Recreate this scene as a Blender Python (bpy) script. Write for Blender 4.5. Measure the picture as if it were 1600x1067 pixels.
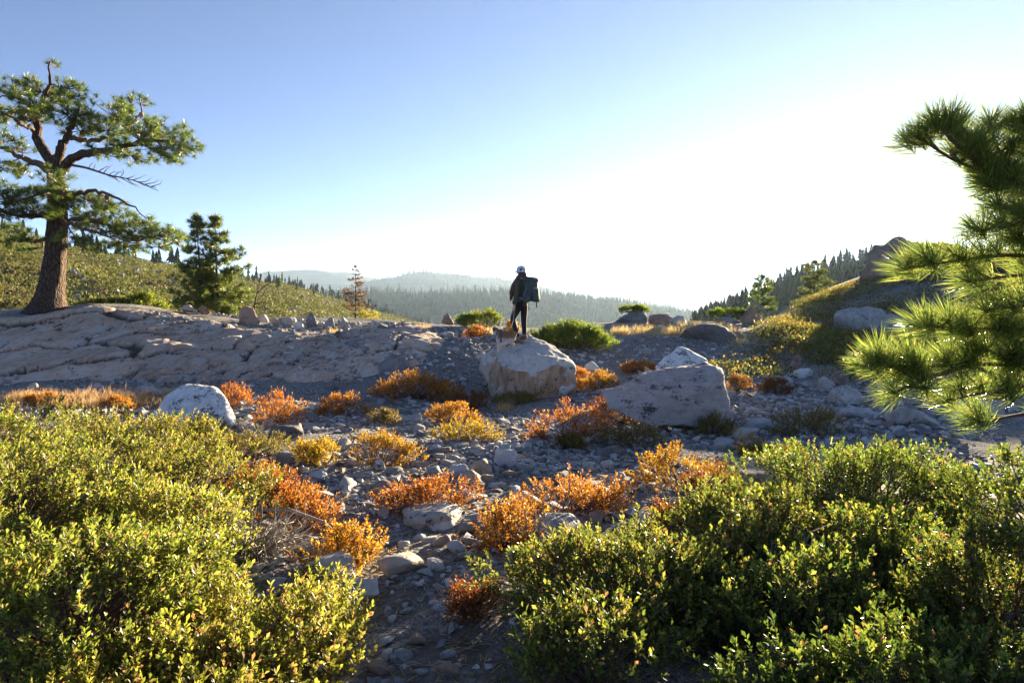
import bpy, bmesh, math, random
import numpy as np
from mathutils import Vector, Matrix

R = math.radians
for o in list(bpy.data.objects):
    bpy.data.objects.remove(o)
SC = bpy.context.scene
COL = SC.collection
random.seed(7)
RNG = np.random.default_rng(7)

# ------------------------------------------------------------------ camera, sky, sun, exposure
CAM_Z = 1.55
FX = 1067.0                      # focal length in photograph pixels (24 mm on 36 mm)
PITCH = math.atan(33.5 / FX)     # camera looks slightly down
cam_d = bpy.data.cameras.new('camera')
cam = bpy.data.objects.new('camera', cam_d)
COL.objects.link(cam)
cam_d.sensor_width = 36.0
cam_d.lens = 36.0 * FX / 1600.0
cam_d.clip_start = 0.05
cam_d.clip_end = 60000
cam.location = (0, 0, CAM_Z)
cam.rotation_euler = (R(90) - PITCH, 0, 0)
SC.camera = cam

SUN_AZ = R(31.0)                 # to the right of the view direction (+Y)
SUN_EL = R(8.8)
world = bpy.data.worlds.new('World')
SC.world = world
world.use_nodes = True
wn = world.node_tree
wn.nodes.clear()
w_out = wn.nodes.new('ShaderNodeOutputWorld')
w_bg = wn.nodes.new('ShaderNodeBackground')
w_sky = wn.nodes.new('ShaderNodeTexSky')
w_sky.sky_type = 'NISHITA'
w_sky.sun_disc = False
w_sky.sun_elevation = SUN_EL
w_sky.sun_rotation = SUN_AZ
w_sky.altitude = 1800
w_sky.air_density = 0.5
w_sky.dust_density = 0.1
w_sky.ozone_density = 3.0
w_bg.inputs['Strength'].default_value = 0.05
w_mul = wn.nodes.new('ShaderNodeMix'); w_mul.data_type = 'RGBA'; w_mul.blend_type = 'MULTIPLY'   # the camera's white balance on the sky
w_mul.inputs[0].default_value = 1.0; w_mul.inputs[7].default_value = (1.20, 0.93, 0.84, 1.0)
wn.links.new(w_sky.outputs[0], w_mul.inputs[6])
wn.links.new(w_mul.outputs[2], w_bg.inputs['Color'])
wn.links.new(w_bg.outputs[0], w_out.inputs['Surface'])

sun_d = bpy.data.lights.new('sun', 'SUN')
sun_d.energy = 5.0
sun_d.angle = R(0.6)
sun_d.color = (1.0, 0.82, 0.55)
sun = bpy.data.objects.new('sun', sun_d)
COL.objects.link(sun)
SUN_DIR = Vector((math.sin(SUN_AZ) * math.cos(SUN_EL), math.cos(SUN_AZ) * math.cos(SUN_EL), math.sin(SUN_EL)))
sun.rotation_euler = SUN_DIR.to_track_quat('Z', 'Y').to_euler()
sun.location = SUN_DIR * 60

SC.view_settings.view_transform = 'Standard'
SC.view_settings.look = 'None'
SC.view_settings.gamma = 1.0
SC.view_settings.use_curve_mapping = False
SC.view_settings.exposure = 2.76
SC.cycles.use_denoising = True
SC.cycles.max_bounces = 8
SC.cycles.diffuse_bounces = 3
SC.cycles.glossy_bounces = 2
SC.cycles.transmission_bounces = 5
SC.cycles.transparent_max_bounces = 6
SC.cycles.volume_bounces = 1
SC.cycles.use_fast_gi = False
SC.cycles.caustics_reflective = False
SC.cycles.caustics_refractive = False

# ------------------------------------------------------------------ helpers: pixels, noise, meshes
_ct, _st = math.cos(PITCH), math.sin(PITCH)

def P(px, py, Y):
    """world point seen at photograph pixel (px, py) at the distance Y along +Y"""
    u = (px - 800.0) / FX
    v = (533.5 - py) / FX
    dy = _ct + v * _st
    dz = -_st + v * _ct
    t = Y / dy
    return Vector((u * t, Y, CAM_Z + dz * t))

def proj(x, y, z):
    """photograph pixel of world points (arrays)"""
    zz = z - CAM_Z
    f = y * _ct - zz * _st
    up = y * _st + zz * _ct
    f = np.maximum(f, 1e-3)
    return 800 + FX * x / f, 533.5 - FX * up / f

_perm = np.random.default_rng(3).permutation(256)
_val = np.random.default_rng(4).random(256) * 2 - 1

def vnoise(x, y, z):
    xi = np.floor(x).astype(np.int64); yi = np.floor(y).astype(np.int64); zi = np.floor(z).astype(np.int64)
    fx = x - xi; fy = y - yi; fz = z - zi
    fx = fx * fx * (3 - 2 * fx); fy = fy * fy * (3 - 2 * fy); fz = fz * fz * (3 - 2 * fz)
    r = 0
    for a in (0, 1):
        wa = fx if a else 1 - fx
        pa = _perm[(xi + a) & 255]
        for b in (0, 1):
            wb = fy if b else 1 - fy
            pb = _perm[(pa + yi + b) & 255]
            for c in (0, 1):
                wc = fz if c else 1 - fz
                r = r + wa * wb * wc * _val[_perm[(pb + zi + c) & 255]]
    return r

def fbm(x, y, z=0.0, oct=4, lac=2.03, gain=0.5):
    x = np.asarray(x, float); y = np.asarray(y, float); z = np.asarray(z, float) + np.zeros_like(x)
    a, s = 1.0, 0
    for k in range(oct):
        s = s + a * vnoise(x + 17.3 * k, y - 9.1 * k, z + 4.7 * k)
        x, y, z = x * lac, y * lac, z * lac
        a *= gain
    return s

def smooth(a, b, x):
    t = np.clip((x - a) / (b - a), 0, 1)
    return t * t * (3 - 2 * t)

def mesh_np(name, V, F, shade_smooth=False):
    V = np.ascontiguousarray(V, dtype=np.float32)
    F = np.ascontiguousarray(F, dtype=np.int32)
    me = bpy.data.meshes.new(name)
    n, k = F.shape
    me.vertices.add(len(V)); me.vertices.foreach_set('co', V.ravel())
    me.loops.add(n * k); me.loops.foreach_set('vertex_index', F.ravel())
    me.polygons.add(n)
    me.polygons.foreach_set('loop_start', np.arange(0, n * k, k, dtype=np.int32))
    me.polygons.foreach_set('use_smooth', np.full(n, shade_smooth, dtype=bool))
    me.update(calc_edges=True)
    return me

def link(name, me, mat=None, parent=None, loc=None):
    o = bpy.data.objects.new(name, me)
    COL.objects.link(o)
    if me is not None and mat is not None and len(me.materials) == 0:
        me.materials.append(mat)
    if loc is not None:
        o.location = loc
    if parent is not None:
        o.parent = parent
    return o

def tag(o, label=None, cat=None, group=None, kind=None):
    if label: o['label'] = label
    if cat: o['category'] = cat
    if group: o['group'] = group
    if kind: o['kind'] = kind
    return o

def empty(name, loc, label, cat, group=None):
    o = bpy.data.objects.new(name, None)
    COL.objects.link(o)
    o.location = loc
    o.empty_display_size = 0.1
    return tag(o, label, cat, group)

class MB:
    """collects triangles/quads as triangles"""
    def __init__(s): s.V = []; s.F = []; s.n = 0
    def add(s, V, F):
        V = np.asarray(V, float).reshape(-1, 3); F = np.asarray(F, int).reshape(-1, 3)
        s.V.append(V); s.F.append(F + s.n); s.n += len(V)
    def tube(s, pts, rad, sides=6, cap=True, jitter=0.0):
        pts = np.asarray(pts, float); m = len(pts)
        rad = np.broadcast_to(np.asarray(rad, float), (m,))
        t = np.gradient(pts, axis=0); t /= np.linalg.norm(t, axis=1)[:, None] + 1e-9
        up = np.array([0, 0, 1.0]) if abs(t[0][2]) < 0.9 else np.array([1.0, 0, 0])
        V = []
        for i in range(m):
            a = np.cross(t[i], up); a /= np.linalg.norm(a) + 1e-9
            b = np.cross(a, t[i]); up = b
            an = np.arange(sides) * 2 * math.pi / sides
            rr = rad[i] * (1 + jitter * RNG.uniform(-1, 1, sides))
            V.append(pts[i] + (np.cos(an) * rr)[:, None] * a + (np.sin(an) * rr)[:, None] * b)
        V = np.concatenate(V)
        F = []
        for i in range(m - 1):
            for k in range(sides):
                k2 = (k + 1) % sides
                p, q, r, u = i * sides + k, i * sides + k2, (i + 1) * sides + k2, (i + 1) * sides + k
                F += [(p, q, r), (p, r, u)]
        if cap:
            for base, flip in ((0, True), ((m - 1) * sides, False)):
                for k in range(1, sides - 1):
                    F.append((base, base + k + 1, base + k) if flip else (base, base + k, base + k + 1))
        s.add(V, F)
    def build(s, name, mat, parent=None, smooth_=True, loc=None):
        me = mesh_np(name, np.concatenate(s.V), np.concatenate(s.F), smooth_)
        return link(name, me, mat, parent, loc)

def basis(d, roll=None):
    """(n,3,3) frames whose x axis is d"""
    d = d / (np.linalg.norm(d, axis=1)[:, None] + 1e-9)
    r = RNG.normal(size=d.shape) if roll is None else roll
    y = np.cross(r, d); y /= np.linalg.norm(y, axis=1)[:, None] + 1e-9
    z = np.cross(d, y)
    return np.stack([d, y, z], axis=1)

def replicate(TV, TF, pos, B, scale):
    """template copied to n places; scale (n,) or (n,3)"""
    n = len(pos); k = len(TV)
    sc = np.asarray(scale, float)
    if sc.ndim == 1: sc = np.repeat(sc[:, None], 3, 1)
    L = TV[None] * sc[:, None, :]
    V = np.einsum('nkc,ncd->nkd', L, B) + pos[:, None, :]
    F = TF[None] + (np.arange(n) * k)[:, None, None]
    return V.reshape(-1, 3), F.reshape(-1, TF.shape[1])

# ------------------------------------------------------------------ materials
def new_mat(name):
    m = bpy.data.materials.new(name); m.use_nodes = True
    nt = m.node_tree; nt.nodes.clear()
    out = nt.nodes.new('ShaderNodeOutputMaterial')
    return m, nt, out

def nd(nt, typ, ins=None, **props):
    n = nt.nodes.new(typ)
    for k, v in props.items(): setattr(n, k, v)
    for k, v in (ins or {}).items():
        s = n.inputs[k]
        if isinstance(v, bpy.types.NodeSocket): nt.links.new(v, s)
        else: s.default_value = v
    return n

def col(c): return (c[0], c[1], c[2], 1.0)

def ramp(nt, fac, stops, interp='LINEAR'):
    n = nt.nodes.new('ShaderNodeValToRGB'); n.color_ramp.interpolation = interp
    e = n.color_ramp.elements
    while len(e) < len(stops): e.new(0.5)
    for el, (p, c) in zip(e, stops):
        el.position = p; el.color = col(c) if len(c) == 3 else c
    nt.links.new(fac, n.inputs[0])
    return n.outputs[0]

def mixc(nt, fac, a, b, blend='MIX'):
    n = nt.nodes.new('ShaderNodeMix'); n.data_type = 'RGBA'; n.blend_type = blend
    for s, v in ((n.inputs[0], fac), (n.inputs[6], a), (n.inputs[7], b)):
        if isinstance(v, bpy.types.NodeSocket): nt.links.new(v, s)
        elif isinstance(v, (int, float)): s.default_value = v
        else: s.default_value = col(v)
    return n.outputs[2]

def noise_n(nt, vec, scale, detail=4, rough=0.6, dist=0.0):
    n = nd(nt, 'ShaderNodeTexNoise', {'Scale': scale, 'Detail': detail, 'Roughness': rough, 'Distortion': dist})
    if vec is not None: nt.links.new(vec, n.inputs['Vector'])
    return n.outputs[0]

def leaf_mat(name, stops, patch=None, patch_scale=2.5, trans=0.5, rough=0.45, spec=0.3, glow=1.9):
    """leaf: each leaf one colour of the ramp; translucent to the sun behind it"""
    m, nt, out = new_mat(name)
    geo = nd(nt, 'ShaderNodeNewGeometry')
    c = ramp(nt, geo.outputs['Random Per Island'], stops)
    if patch:
        n = noise_n(nt, geo.outputs['Position'], patch_scale, 2)
        f = ramp(nt, n, [(0.50, (0, 0, 0)), (0.66, (1, 1, 1))])
        c = mixc(nt, f, c, patch)
    oi = nd(nt, 'ShaderNodeObjectInfo')
    v = nd(nt, 'ShaderNodeMapRange', {0: oi.outputs['Random'], 3: 0.82, 4: 1.14})
    hv = nd(nt, 'ShaderNodeMapRange', {0: nd(nt, 'ShaderNodeMath', {0: nd(nt, 'ShaderNodeMath', {0: oi.outputs['Random'], 1: 7.13}, operation='MULTIPLY').outputs[0], 1: 1.0}, operation='FRACT').outputs[0], 3: 0.483, 4: 0.517})
    hs = nd(nt, 'ShaderNodeHueSaturation', {'Color': c, 'Value': v.outputs[0], 'Hue': hv.outputs[0]})
    c = hs.outputs[0]
    b = nd(nt, 'ShaderNodeBsdfPrincipled', {'Base Color': c, 'Roughness': rough, 'Specular IOR Level': spec})
    tcol = nd(nt, 'ShaderNodeHueSaturation', {'Color': c, 'Saturation': 1.05, 'Value': glow})   # light through a leaf is brighter and purer
    t = nd(nt, 'ShaderNodeBsdfTranslucent', {'Color': tcol.outputs[0]})
    mx = nd(nt, 'ShaderNodeMixShader', {0: trans, 1: b.outputs[0], 2: t.outputs[0]})
    nt.links.new(mx.outputs[0], out.inputs[0])
    return m

def rock_mat(name, c_lo, c_hi, speck=(0.03, 0.03, 0.032), speck_amt=0.5, speck_scale=26, stain=None, stain_z=None,
             streak=(1, 1, 1), scale=1.0, pale=None, bump=0.6, vary=0.25, crack=False):
    m, nt, out = new_mat(name)
    tc = nd(nt, 'ShaderNodeTexCoord'); oi = nd(nt, 'ShaderNodeObjectInfo')
    off = nd(nt, 'ShaderNodeVectorMath', {0: tc.outputs['Object'], 1: oi.outputs['Location']}, operation='ADD')
    mp = nd(nt, 'ShaderNodeMapping', {'Vector': off.outputs[0], 'Scale': streak})
    v = mp.outputs[0]
    n1 = noise_n(nt, v, 1.6 * scale, 6, 0.62, 0.4)
    n2 = noise_n(nt, v, 9 * scale, 5, 0.7)
    c = ramp(nt, n1, [(0.30, c_lo), (0.68, c_hi)])
    c = mixc(nt, 0.55, c, ramp(nt, n2, [(0.3, tuple(x * 0.66 for x in c_lo)), (0.7, tuple(min(1, x * 1.22) for x in c_hi))]))
    if pale:
        n5 = noise_n(nt, v, 2.3 * scale, 4, 0.6)
        c = mixc(nt, ramp(nt, n5, [(0.52, (0, 0, 0)), (0.62, (1, 1, 1))]), c, pale)
    if stain:
        n4 = noise_n(nt, v, 1.1 * scale, 5, 0.65, 0.8)
        gn = nd(nt, 'ShaderNodeNewGeometry'); sn = nd(nt, 'ShaderNodeSeparateXYZ', {0: gn.outputs['Normal']})
        steep = nd(nt, 'ShaderNodeMapRange', {0: sn.outputs[2], 1: 0.25, 2: 0.62, 3: 0.10, 4: -0.5})
        n4 = nd(nt, 'ShaderNodeMath', {0: n4, 1: steep.outputs[0]}, operation='ADD').outputs[0]
        if stain_z is not None:
            sx = nd(nt, 'ShaderNodeSeparateXYZ', {0: tc.outputs['Object']})
            mr = nd(nt, 'ShaderNodeMapRange', {0: sx.outputs[2], 1: stain_z[0], 2: stain_z[1], 3: 0.10, 4: -0.06})
            ad = nd(nt, 'ShaderNodeMath', {0: n4, 1: mr.outputs[0]}, operation='ADD')
            n4 = ad.outputs[0]
        c = mixc(nt, ramp(nt, n4, [(0.40, (0, 0, 0)), (0.58, (0.75, 0.75, 0.75)), (0.8, (1, 1, 1))]), c,
                 ramp(nt, noise_n(nt, nd(nt, 'ShaderNodeMapping', {'Vector': v, 'Scale': (3.0, 3.0, 0.7)}).outputs[0], 2.5, 6, 0.7), [(0.32, tuple(x * 0.35 for x in stain)), (0.5, stain), (0.72, (0.50, 0.42, 0.30))]))
    if speck_amt > 0:
        n3 = noise_n(nt, v, speck_scale * scale, 4, 0.72)
        big = noise_n(nt, v, 3.5 * scale, 3, 0.6)
        th = nd(nt, 'ShaderNodeMath', {0: n3, 1: big}, operation='ADD')
        lo = 1.20 - 0.16 * speck_amt
        f = nd(nt, 'ShaderNodeMapRange', {0: th.outputs[0], 1: lo, 2: lo + 0.07, 3: 0.0, 4: 0.88})
        c = mixc(nt, f.outputs[0], c, speck)
    val = nd(nt, 'ShaderNodeMapRange', {0: oi.outputs['Random'], 3: 1 - vary, 4: 1 + vary})
    c = nd(nt, 'ShaderNodeHueSaturation', {'Color': c, 'Value': val.outputs[0]}).outputs[0]
    hb = mixc(nt, 0.5, n2, noise_n(nt, v, 34 * scale, 5, 0.75))
    bp = nd(nt, 'ShaderNodeBump', {'Strength': bump, 'Distance': 0.04 / scale, 'Height': hb})
    b = nd(nt, 'ShaderNodeBsdfPrincipled', {'Base Color': c, 'Roughness': 0.86, 'Specular IOR Level': 0.25, 'Normal': bp.outputs[0]})
    nt.links.new(b.outputs[0], out.inputs[0])
    return m

def plain_mat(name, c, rough=0.8, vary=0.15, scale=20, bump=0.0, spec=0.3, streak=(1, 1, 1)):
    m, nt, out = new_mat(name)
    tc = nd(nt, 'ShaderNodeTexCoord')
    mp = nd(nt, 'ShaderNodeMapping', {'Vector': tc.outputs['Object'], 'Scale': streak})
    n = noise_n(nt, mp.outputs[0], scale, 4)
    cc = ramp(nt, n, [(0.3, tuple(x * (1 - vary) for x in c)), (0.7, tuple(min(1, x * (1 + vary)) for x in c))])
    b = nd(nt, 'ShaderNodeBsdfPrincipled', {'Base Color': cc, 'Roughness': rough, 'Specular IOR Level': spec})
    if bump:
        bp = nd(nt, 'ShaderNodeBump', {'Strength': bump, 'Distance': 0.02, 'Height': n})
        nt.links.new(bp.outputs[0], b.inputs['Normal'])
    nt.links.new(b.outputs[0], out.inputs[0])
    return m

# ------------------------------------------------------------------ ground
_cp = []
def cp(px, py, Y):
    p = P(px, py, Y); _cp.append((p.x, p.y, p.z))
for x in (-10, -5, 0, 5, 10):
    for y in (-8, -3, 2):
        _cp.append((x, y, 0.0 + 0.012 * abs(x)))
for a in [(560, 1000, 3.3), (620, 900, 4.15), (900, 800, 5.5), (500, 760, 6.4), (800, 700, 8.3), (300, 720, 7.6), (1100, 740, 6.9), (1000, 690, 9.0),
          (800, 625, 15.4), (650, 628, 14.8), (500, 640, 13), (300, 668, 10.5), (100, 645, 12), (690, 575, 17.5),
          (0, 604, 14.5), (150, 602, 15), (300, 602, 15.5), (450, 600, 16), (560, 598, 16.5), (-200, 590, 15), (-200, 500, 20),
          (0, 503, 19.3), (70, 494, 20), (130, 480, 20.6), (200, 484, 21), (270, 492, 22), (60, 540, 17.7), (200, 532, 18.6), (350, 522, 20),
          (350, 562, 17.8), (500, 560, 18.2), (450, 520, 21), (500, 503, 25), (400, 502, 24), (330, 500, 28), (560, 500, 29),
          (620, 530, 20.4), (640, 508, 24.5), (700, 545, 19), (750, 522, 22), (700, 509, 27), (850, 513, 27), (850, 565, 19), (950, 560, 19.2),
          (960, 506, 27), (1060, 524, 23), (1020, 585, 16.8), (1090, 507, 30), (1040, 662, 10.9), (1180, 650, 11.3), (1260, 625, 12.8),
          (1350, 662, 10.4), (1300, 606, 14.5), (1200, 582, 17), (1150, 560, 19.5), (1300, 560, 18.8), (1250, 525, 23), (1350, 522, 23.5),
          (1400, 585, 16), (1500, 605, 14), (1600, 620, 12), (1180, 505, 31), (1240, 488, 33), (1300, 462, 36), (1350, 444, 38), (1400, 420, 40),
          (1500, 405, 40), (1600, 392, 40), (1500, 505, 24), (1600, 525, 20), (1750, 500, 22)]:
    cp(*a)
for x, y, z in [(-50, 30, -2), (-35, 45, -8), (-10, 45, -5), (5, 45, -5), (12, 48, -4), (24, 52, 4.0), (38, 46, 6.5), (50, 30, 5), (40, 15, 2.0), (20, 4, .5),
                (-30, 10, 0.4), (-20, 2, 0.2), (-20, 62, -10), (0, 64, -9), (22, 70, 1), (45, 66, 5)]:
    _cp.append((x, y, z))
_cp = np.array(_cp)

def _tps_k(r2): return np.where(r2 > 0, r2 * np.log(r2 + 1e-12), 0.0)
_n = len(_cp)
_K = _tps_k(((_cp[:, None, :2] - _cp[None, :, :2]) ** 2).sum(-1)) + np.eye(_n) * 1.5
_A = np.zeros((_n + 3, _n + 3)); _A[:_n, :_n] = _K
_A[:_n, _n] = 1; _A[:_n, _n + 1:] = _cp[:, :2]; _A[_n, :_n] = 1; _A[_n + 1:, :_n] = _cp[:, :2].T
_w = np.linalg.solve(_A, np.concatenate([_cp[:, 2], np.zeros(3)]))

def ground_base(x, y):
    x = np.asarray(x, float); y = np.asarray(y, float)
    sh = x.shape; x = x.ravel(); y = y.ravel()
    xc = np.clip(x, -60, 60); yc = np.clip(y, -14, 72)
    z = np.empty_like(x)
    for i in range(0, len(x), 20000):
        s = slice(i, i + 20000)
        d = (xc[s, None] - _cp[None, :, 0]) ** 2 + (yc[s, None] - _cp[None, :, 1]) ** 2
        z[s] = _tps_k(d) @ _w[:_n] + _w[_n] + _w[_n + 1] * xc[s] + _w[_n + 2] * yc[s]
    r = np.hypot(x, y - 18)
    far = -9 - 0.10 * np.clip(r - 50, 0, 500)
    w = smooth(42, 75, r) * smooth(5, 40, y)
    z = z * (1 - w) + far * w
    back = smooth(8, 60, -y)
    z = z * (1 - back)
    return z.reshape(sh)

def ground(x, y):
    x = np.asarray(x, float); y = np.asarray(y, float)
    amp = np.clip((40 - np.hypot(x, y - 12)) / 20, 0, 1)
    z = ground_base(x, y)
    z = z + amp * (0.07 * fbm(x * 0.7, y * 0.7, 1.0, 3) + 0.018 * fbm(x * 5, y * 5, 2.0, 3))
    return z

# a lookup grid, so that things can be set down on the ground quickly
_gx = np.arange(-40, 45.01, 0.1); _gy = np.arange(-8, 60.01, 0.1)
_GZ = ground(*np.meshgrid(_gx, _gy))
def gz(x, y):
    x = np.asarray(x, float); y = np.asarray(y, float)
    i = np.clip((x - _gx[0]) / 0.1, 0, len(_gx) - 1.001); j = np.clip((y - _gy[0]) / 0.1, 0, len(_gy) - 1.001)
    i0 = i.astype(int); j0 = j.astype(int); a = i - i0; b = j - j0
    return (_GZ[j0, i0] * (1 - a) * (1 - b) + _GZ[j0, i0 + 1] * a * (1 - b) + _GZ[j0 + 1, i0] * (1 - a) * b + _GZ[j0 + 1, i0 + 1] * a * b)

def hit(px, py, ymax=60):
    """ground point seen at a photograph pixel"""
    Y = np.arange(1.5, ymax, 0.02)
    p0, p1 = P(px, py, 1.0), P(px, py, 2.0)
    d = p1 - p0
    x = p0.x + d.x * (Y - 1); z = p0.z + d.z * (Y - 1)
    k = np.nonzero(z < gz(x, Y))[0]
    k = k[0] if len(k) else int(np.argmin(np.where(Y > 15, z - gz(x, Y), 9)))
    return Vector((x[k], Y[k], float(gz(x[k], Y[k]))))

def graded(a, b, dense, n_out, lim):
    core = np.arange(a, b + dense / 2, dense)
    g = np.geomspace(dense, lim, n_out)
    return np.concatenate([a - g[::-1], core, b + g])

def ground_mat():
    m, nt, out = new_mat('stony_ground')
    geo = nd(nt, 'ShaderNodeNewGeometry'); v = geo.outputs['Position']
    n1 = noise_n(nt, v, 0.45, 5, 0.6, 0.3); n2 = noise_n(nt, v, 14, 5, 0.7)
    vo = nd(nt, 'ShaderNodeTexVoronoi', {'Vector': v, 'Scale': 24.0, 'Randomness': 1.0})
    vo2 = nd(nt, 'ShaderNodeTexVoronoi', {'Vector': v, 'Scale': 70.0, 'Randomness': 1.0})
    soil = ramp(nt, n2, [(0.25, (0.085, 0.072, 0.06)), (0.5, (0.19, 0.17, 0.15)), (0.78, (0.31, 0.285, 0.26))])
    sx = nd(nt, 'ShaderNodeSeparateColor', {0: vo.outputs['Color']})
    grav = ramp(nt, sx.outputs[0], [(0.0, (0.15, 0.148, 0.145)), (0.35, (0.28, 0.275, 0.27)), (0.65, (0.37, 0.36, 0.345)), (0.9, (0.46, 0.44, 0.41))])
    sx2 = nd(nt, 'ShaderNodeSeparateColor', {0: vo2.outputs['Color']})
    fine = ramp(nt, sx2.outputs[0], [(0.0, (0.19, 0.185, 0.18)), (0.5, (0.31, 0.305, 0.295)), (1.0, (0.43, 0.415, 0.39))])
    grav = mixc(nt, ramp(nt, vo.outputs['Distance'], [(0.42, (0, 0, 0)), (0.62, (1, 1, 1))]), grav, (0.075, 0.066, 0.056))     # dark gaps between the chips: earth tone with their shade painted in
    fine = mixc(nt, ramp(nt, vo2.outputs['Distance'], [(0.42, (0, 0, 0)), (0.65, (1, 1, 1))]), fine, (0.10, 0.09, 0.078))  # gap shade painted into the finer chips as well
    g = mixc(nt, ramp(nt, noise_n(nt, v, 1.3, 3), [(0.42, (0, 0, 0)), (0.58, (1, 1, 1))]), fine, grav)
    c = mixc(nt, ramp(nt, n1, [(0.34, (0.6, 0.6, 0.6)), (0.5, (0.05, 0.05, 0.05))]), g, soil)
    sy = nd(nt, 'ShaderNodeSeparateXYZ', {0: v})
    # brown litter and earth on the worn trail in front
    ty = nd(nt, 'ShaderNodeMapRange', {0: sy.outputs[1], 1: 3.2, 2: 6.0, 3: 1.0, 4: 0.0})
    c = mixc(nt, nd(nt, 'ShaderNodeMath', {0: ty.outputs[0], 1: ramp(nt, noise_n(nt, v, 2.2, 4), [(0.38, (0.2, 0.2, 0.2)), (0.6, (1, 1, 1))])}, operation='MULTIPLY').outputs[0],
             c, ramp(nt, n2, [(0.3, (0.055, 0.042, 0.032)), (0.7, (0.18, 0.145, 0.115))]))
    # beyond the crest: scrub and earth
    fy = nd(nt, 'ShaderNodeMapRange', {0: sy.outputs[1], 1: 32.0, 2: 42.0, 3: 0.0, 4: 1.0})
    c = mixc(nt, fy.outputs[0], c, ramp(nt, noise_n(nt, v, 0.6, 5), [(0.35, (0.045, 0.06, 0.022)), (0.65, (0.13, 0.12, 0.06))]))
    hb = mixc(nt, 0.5, vo.outputs['Distance'], n2)
    b1 = nd(nt, 'ShaderNodeBump', {'Strength': 0.7, 'Distance': 0.03, 'Height': hb})
    b = nd(nt, 'ShaderNodeBsdfPrincipled', {'Base Color': c, 'Roughness': 0.92, 'Specular IOR Level': 0.2, 'Normal': b1.outputs[0]})
    nt.links.new(b.outputs[0], out.inputs[0])
    return m

gx = graded(-14, 16, 0.12, 50, 9000)
gy_ = np.concatenate([-2 - np.geomspace(0.1, 3000, 34)[::-1], np.arange(-2, 12, 0.11), np.arange(12, 34, 0.19), 34 + np.geomspace(0.2, 14000, 52)])
GX, GY = np.meshgrid(gx, gy_)
GZ_ = ground(GX, GY)
nx, ny = len(gx), len(gy_)
idx = np.arange(nx * ny).reshape(ny, nx)
F = np.stack([idx[:-1, :-1], idx[:-1, 1:], idx[1:, 1:], idx[1:, :-1]], -1).reshape(-1, 4)
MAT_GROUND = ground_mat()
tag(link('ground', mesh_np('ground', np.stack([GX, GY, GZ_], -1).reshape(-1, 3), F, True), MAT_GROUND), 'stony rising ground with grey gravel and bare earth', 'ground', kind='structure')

# ------------------------------------------------------------------ hills and far mountains
def hill_mat(name, stops, scale, patch=None, bump=0.0):
    m, nt, out = new_mat(name)
    geo = nd(nt, 'ShaderNodeNewGeometry'); v = geo.outputs['Position']
    c = ramp(nt, noise_n(nt, v, scale, 6, 0.65), stops)
    if patch:
        c = mixc(nt, ramp(nt, noise_n(nt, v, scale * 0.23, 4, 0.6), [(0.55, (0, 0, 0)), (0.62, (1, 1, 1))]), c, patch)
    b = nd(nt, 'ShaderNodeBsdfPrincipled', {'Base Color': c, 'Roughness': 0.95, 'Specular IOR Level': 0.1})
    nt.links.new(b.outputs[0], out.inputs[0])
    return m

def curve_at(pts, t):
    pts = np.array([tuple(P(*p)) for p in pts])
    s = np.linspace(0, 1, len(pts))
    # smooth interpolation along the points
    out = np.stack([np.interp(t, s, pts[:, k]) for k in range(3)], -1)
    return out

class Hill:
    """a hillside: a rising face from a foot line to a ridge line, and the fall behind it"""
    def __init__(s, name, ridge, foot, nu, nv, amp, freq, mat, label, bulge=0.0, back=1.0):
        s.ridge, s.foot, s.amp, s.freq, s.bulge, s.back = ridge, foot, amp, freq, bulge, back
        u = np.linspace(0, 1, nu); v = np.concatenate([np.linspace(0, 1, nv), np.linspace(1, 2, nv // 3)[1:]])
        U, Vv = np.meshgrid(u, v)
        V = s.at(U.ravel(), Vv.ravel())
        n1, n2 = len(u), len(v)
        i = np.arange(n1 * n2).reshape(n2, n1)
        F = np.stack([i[:-1, :-1], i[:-1, 1:], i[1:, 1:], i[1:, :-1]], -1).reshape(-1, 4)
        s.obj = link(name, mesh_np(name, V, F, True), mat)
        tag(s.obj, label, 'hill', kind='structure')
    def at(s, u, v):
        r = curve_at(s.ridge, u); f = curve_at(s.foot, u)
        t = np.clip(v, 0, 1)[:, None]
        p = f + (r - f) * t
        p[:, 2] += s.bulge * np.sin(t[:, 0] * math.pi)
        b = np.clip(v - 1, 0, 1)
        d = r - f
        p[:, 0] += b * d[:, 0] * 0.6 * s.back; p[:, 1] += b * d[:, 1] * 0.6 * s.back
        p[:, 2] -= (b ** 1.4) * (np.abs(d[:, 2]) * 0.9 + 20)
        env = np.clip(v * 4, 0, 1)
        p[:, 2] += env * s.amp * fbm(p[:, 0] * s.freq, p[:, 1] * s.freq, 3.3, 5)
        return p

MAT_SCRUB_HILL = hill_mat('scrub_hillside', [(0.30, (0.06, 0.075, 0.02)), (0.55, (0.12, 0.13, 0.04)), (0.75, (0.20, 0.17, 0.09))], 0.35)
MAT_FOREST_HILL = hill_mat('forest_hillside', [(0.30, (0.022, 0.035, 0.02)), (0.7, (0.05, 0.065, 0.032))], 0.03, (0.10, 0.11, 0.06))
MAT_FAR = hill_mat('far_mountain', [(0.30, (0.03, 0.045, 0.035)), (0.7, (0.06, 0.075, 0.05))], 0.012)

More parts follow.
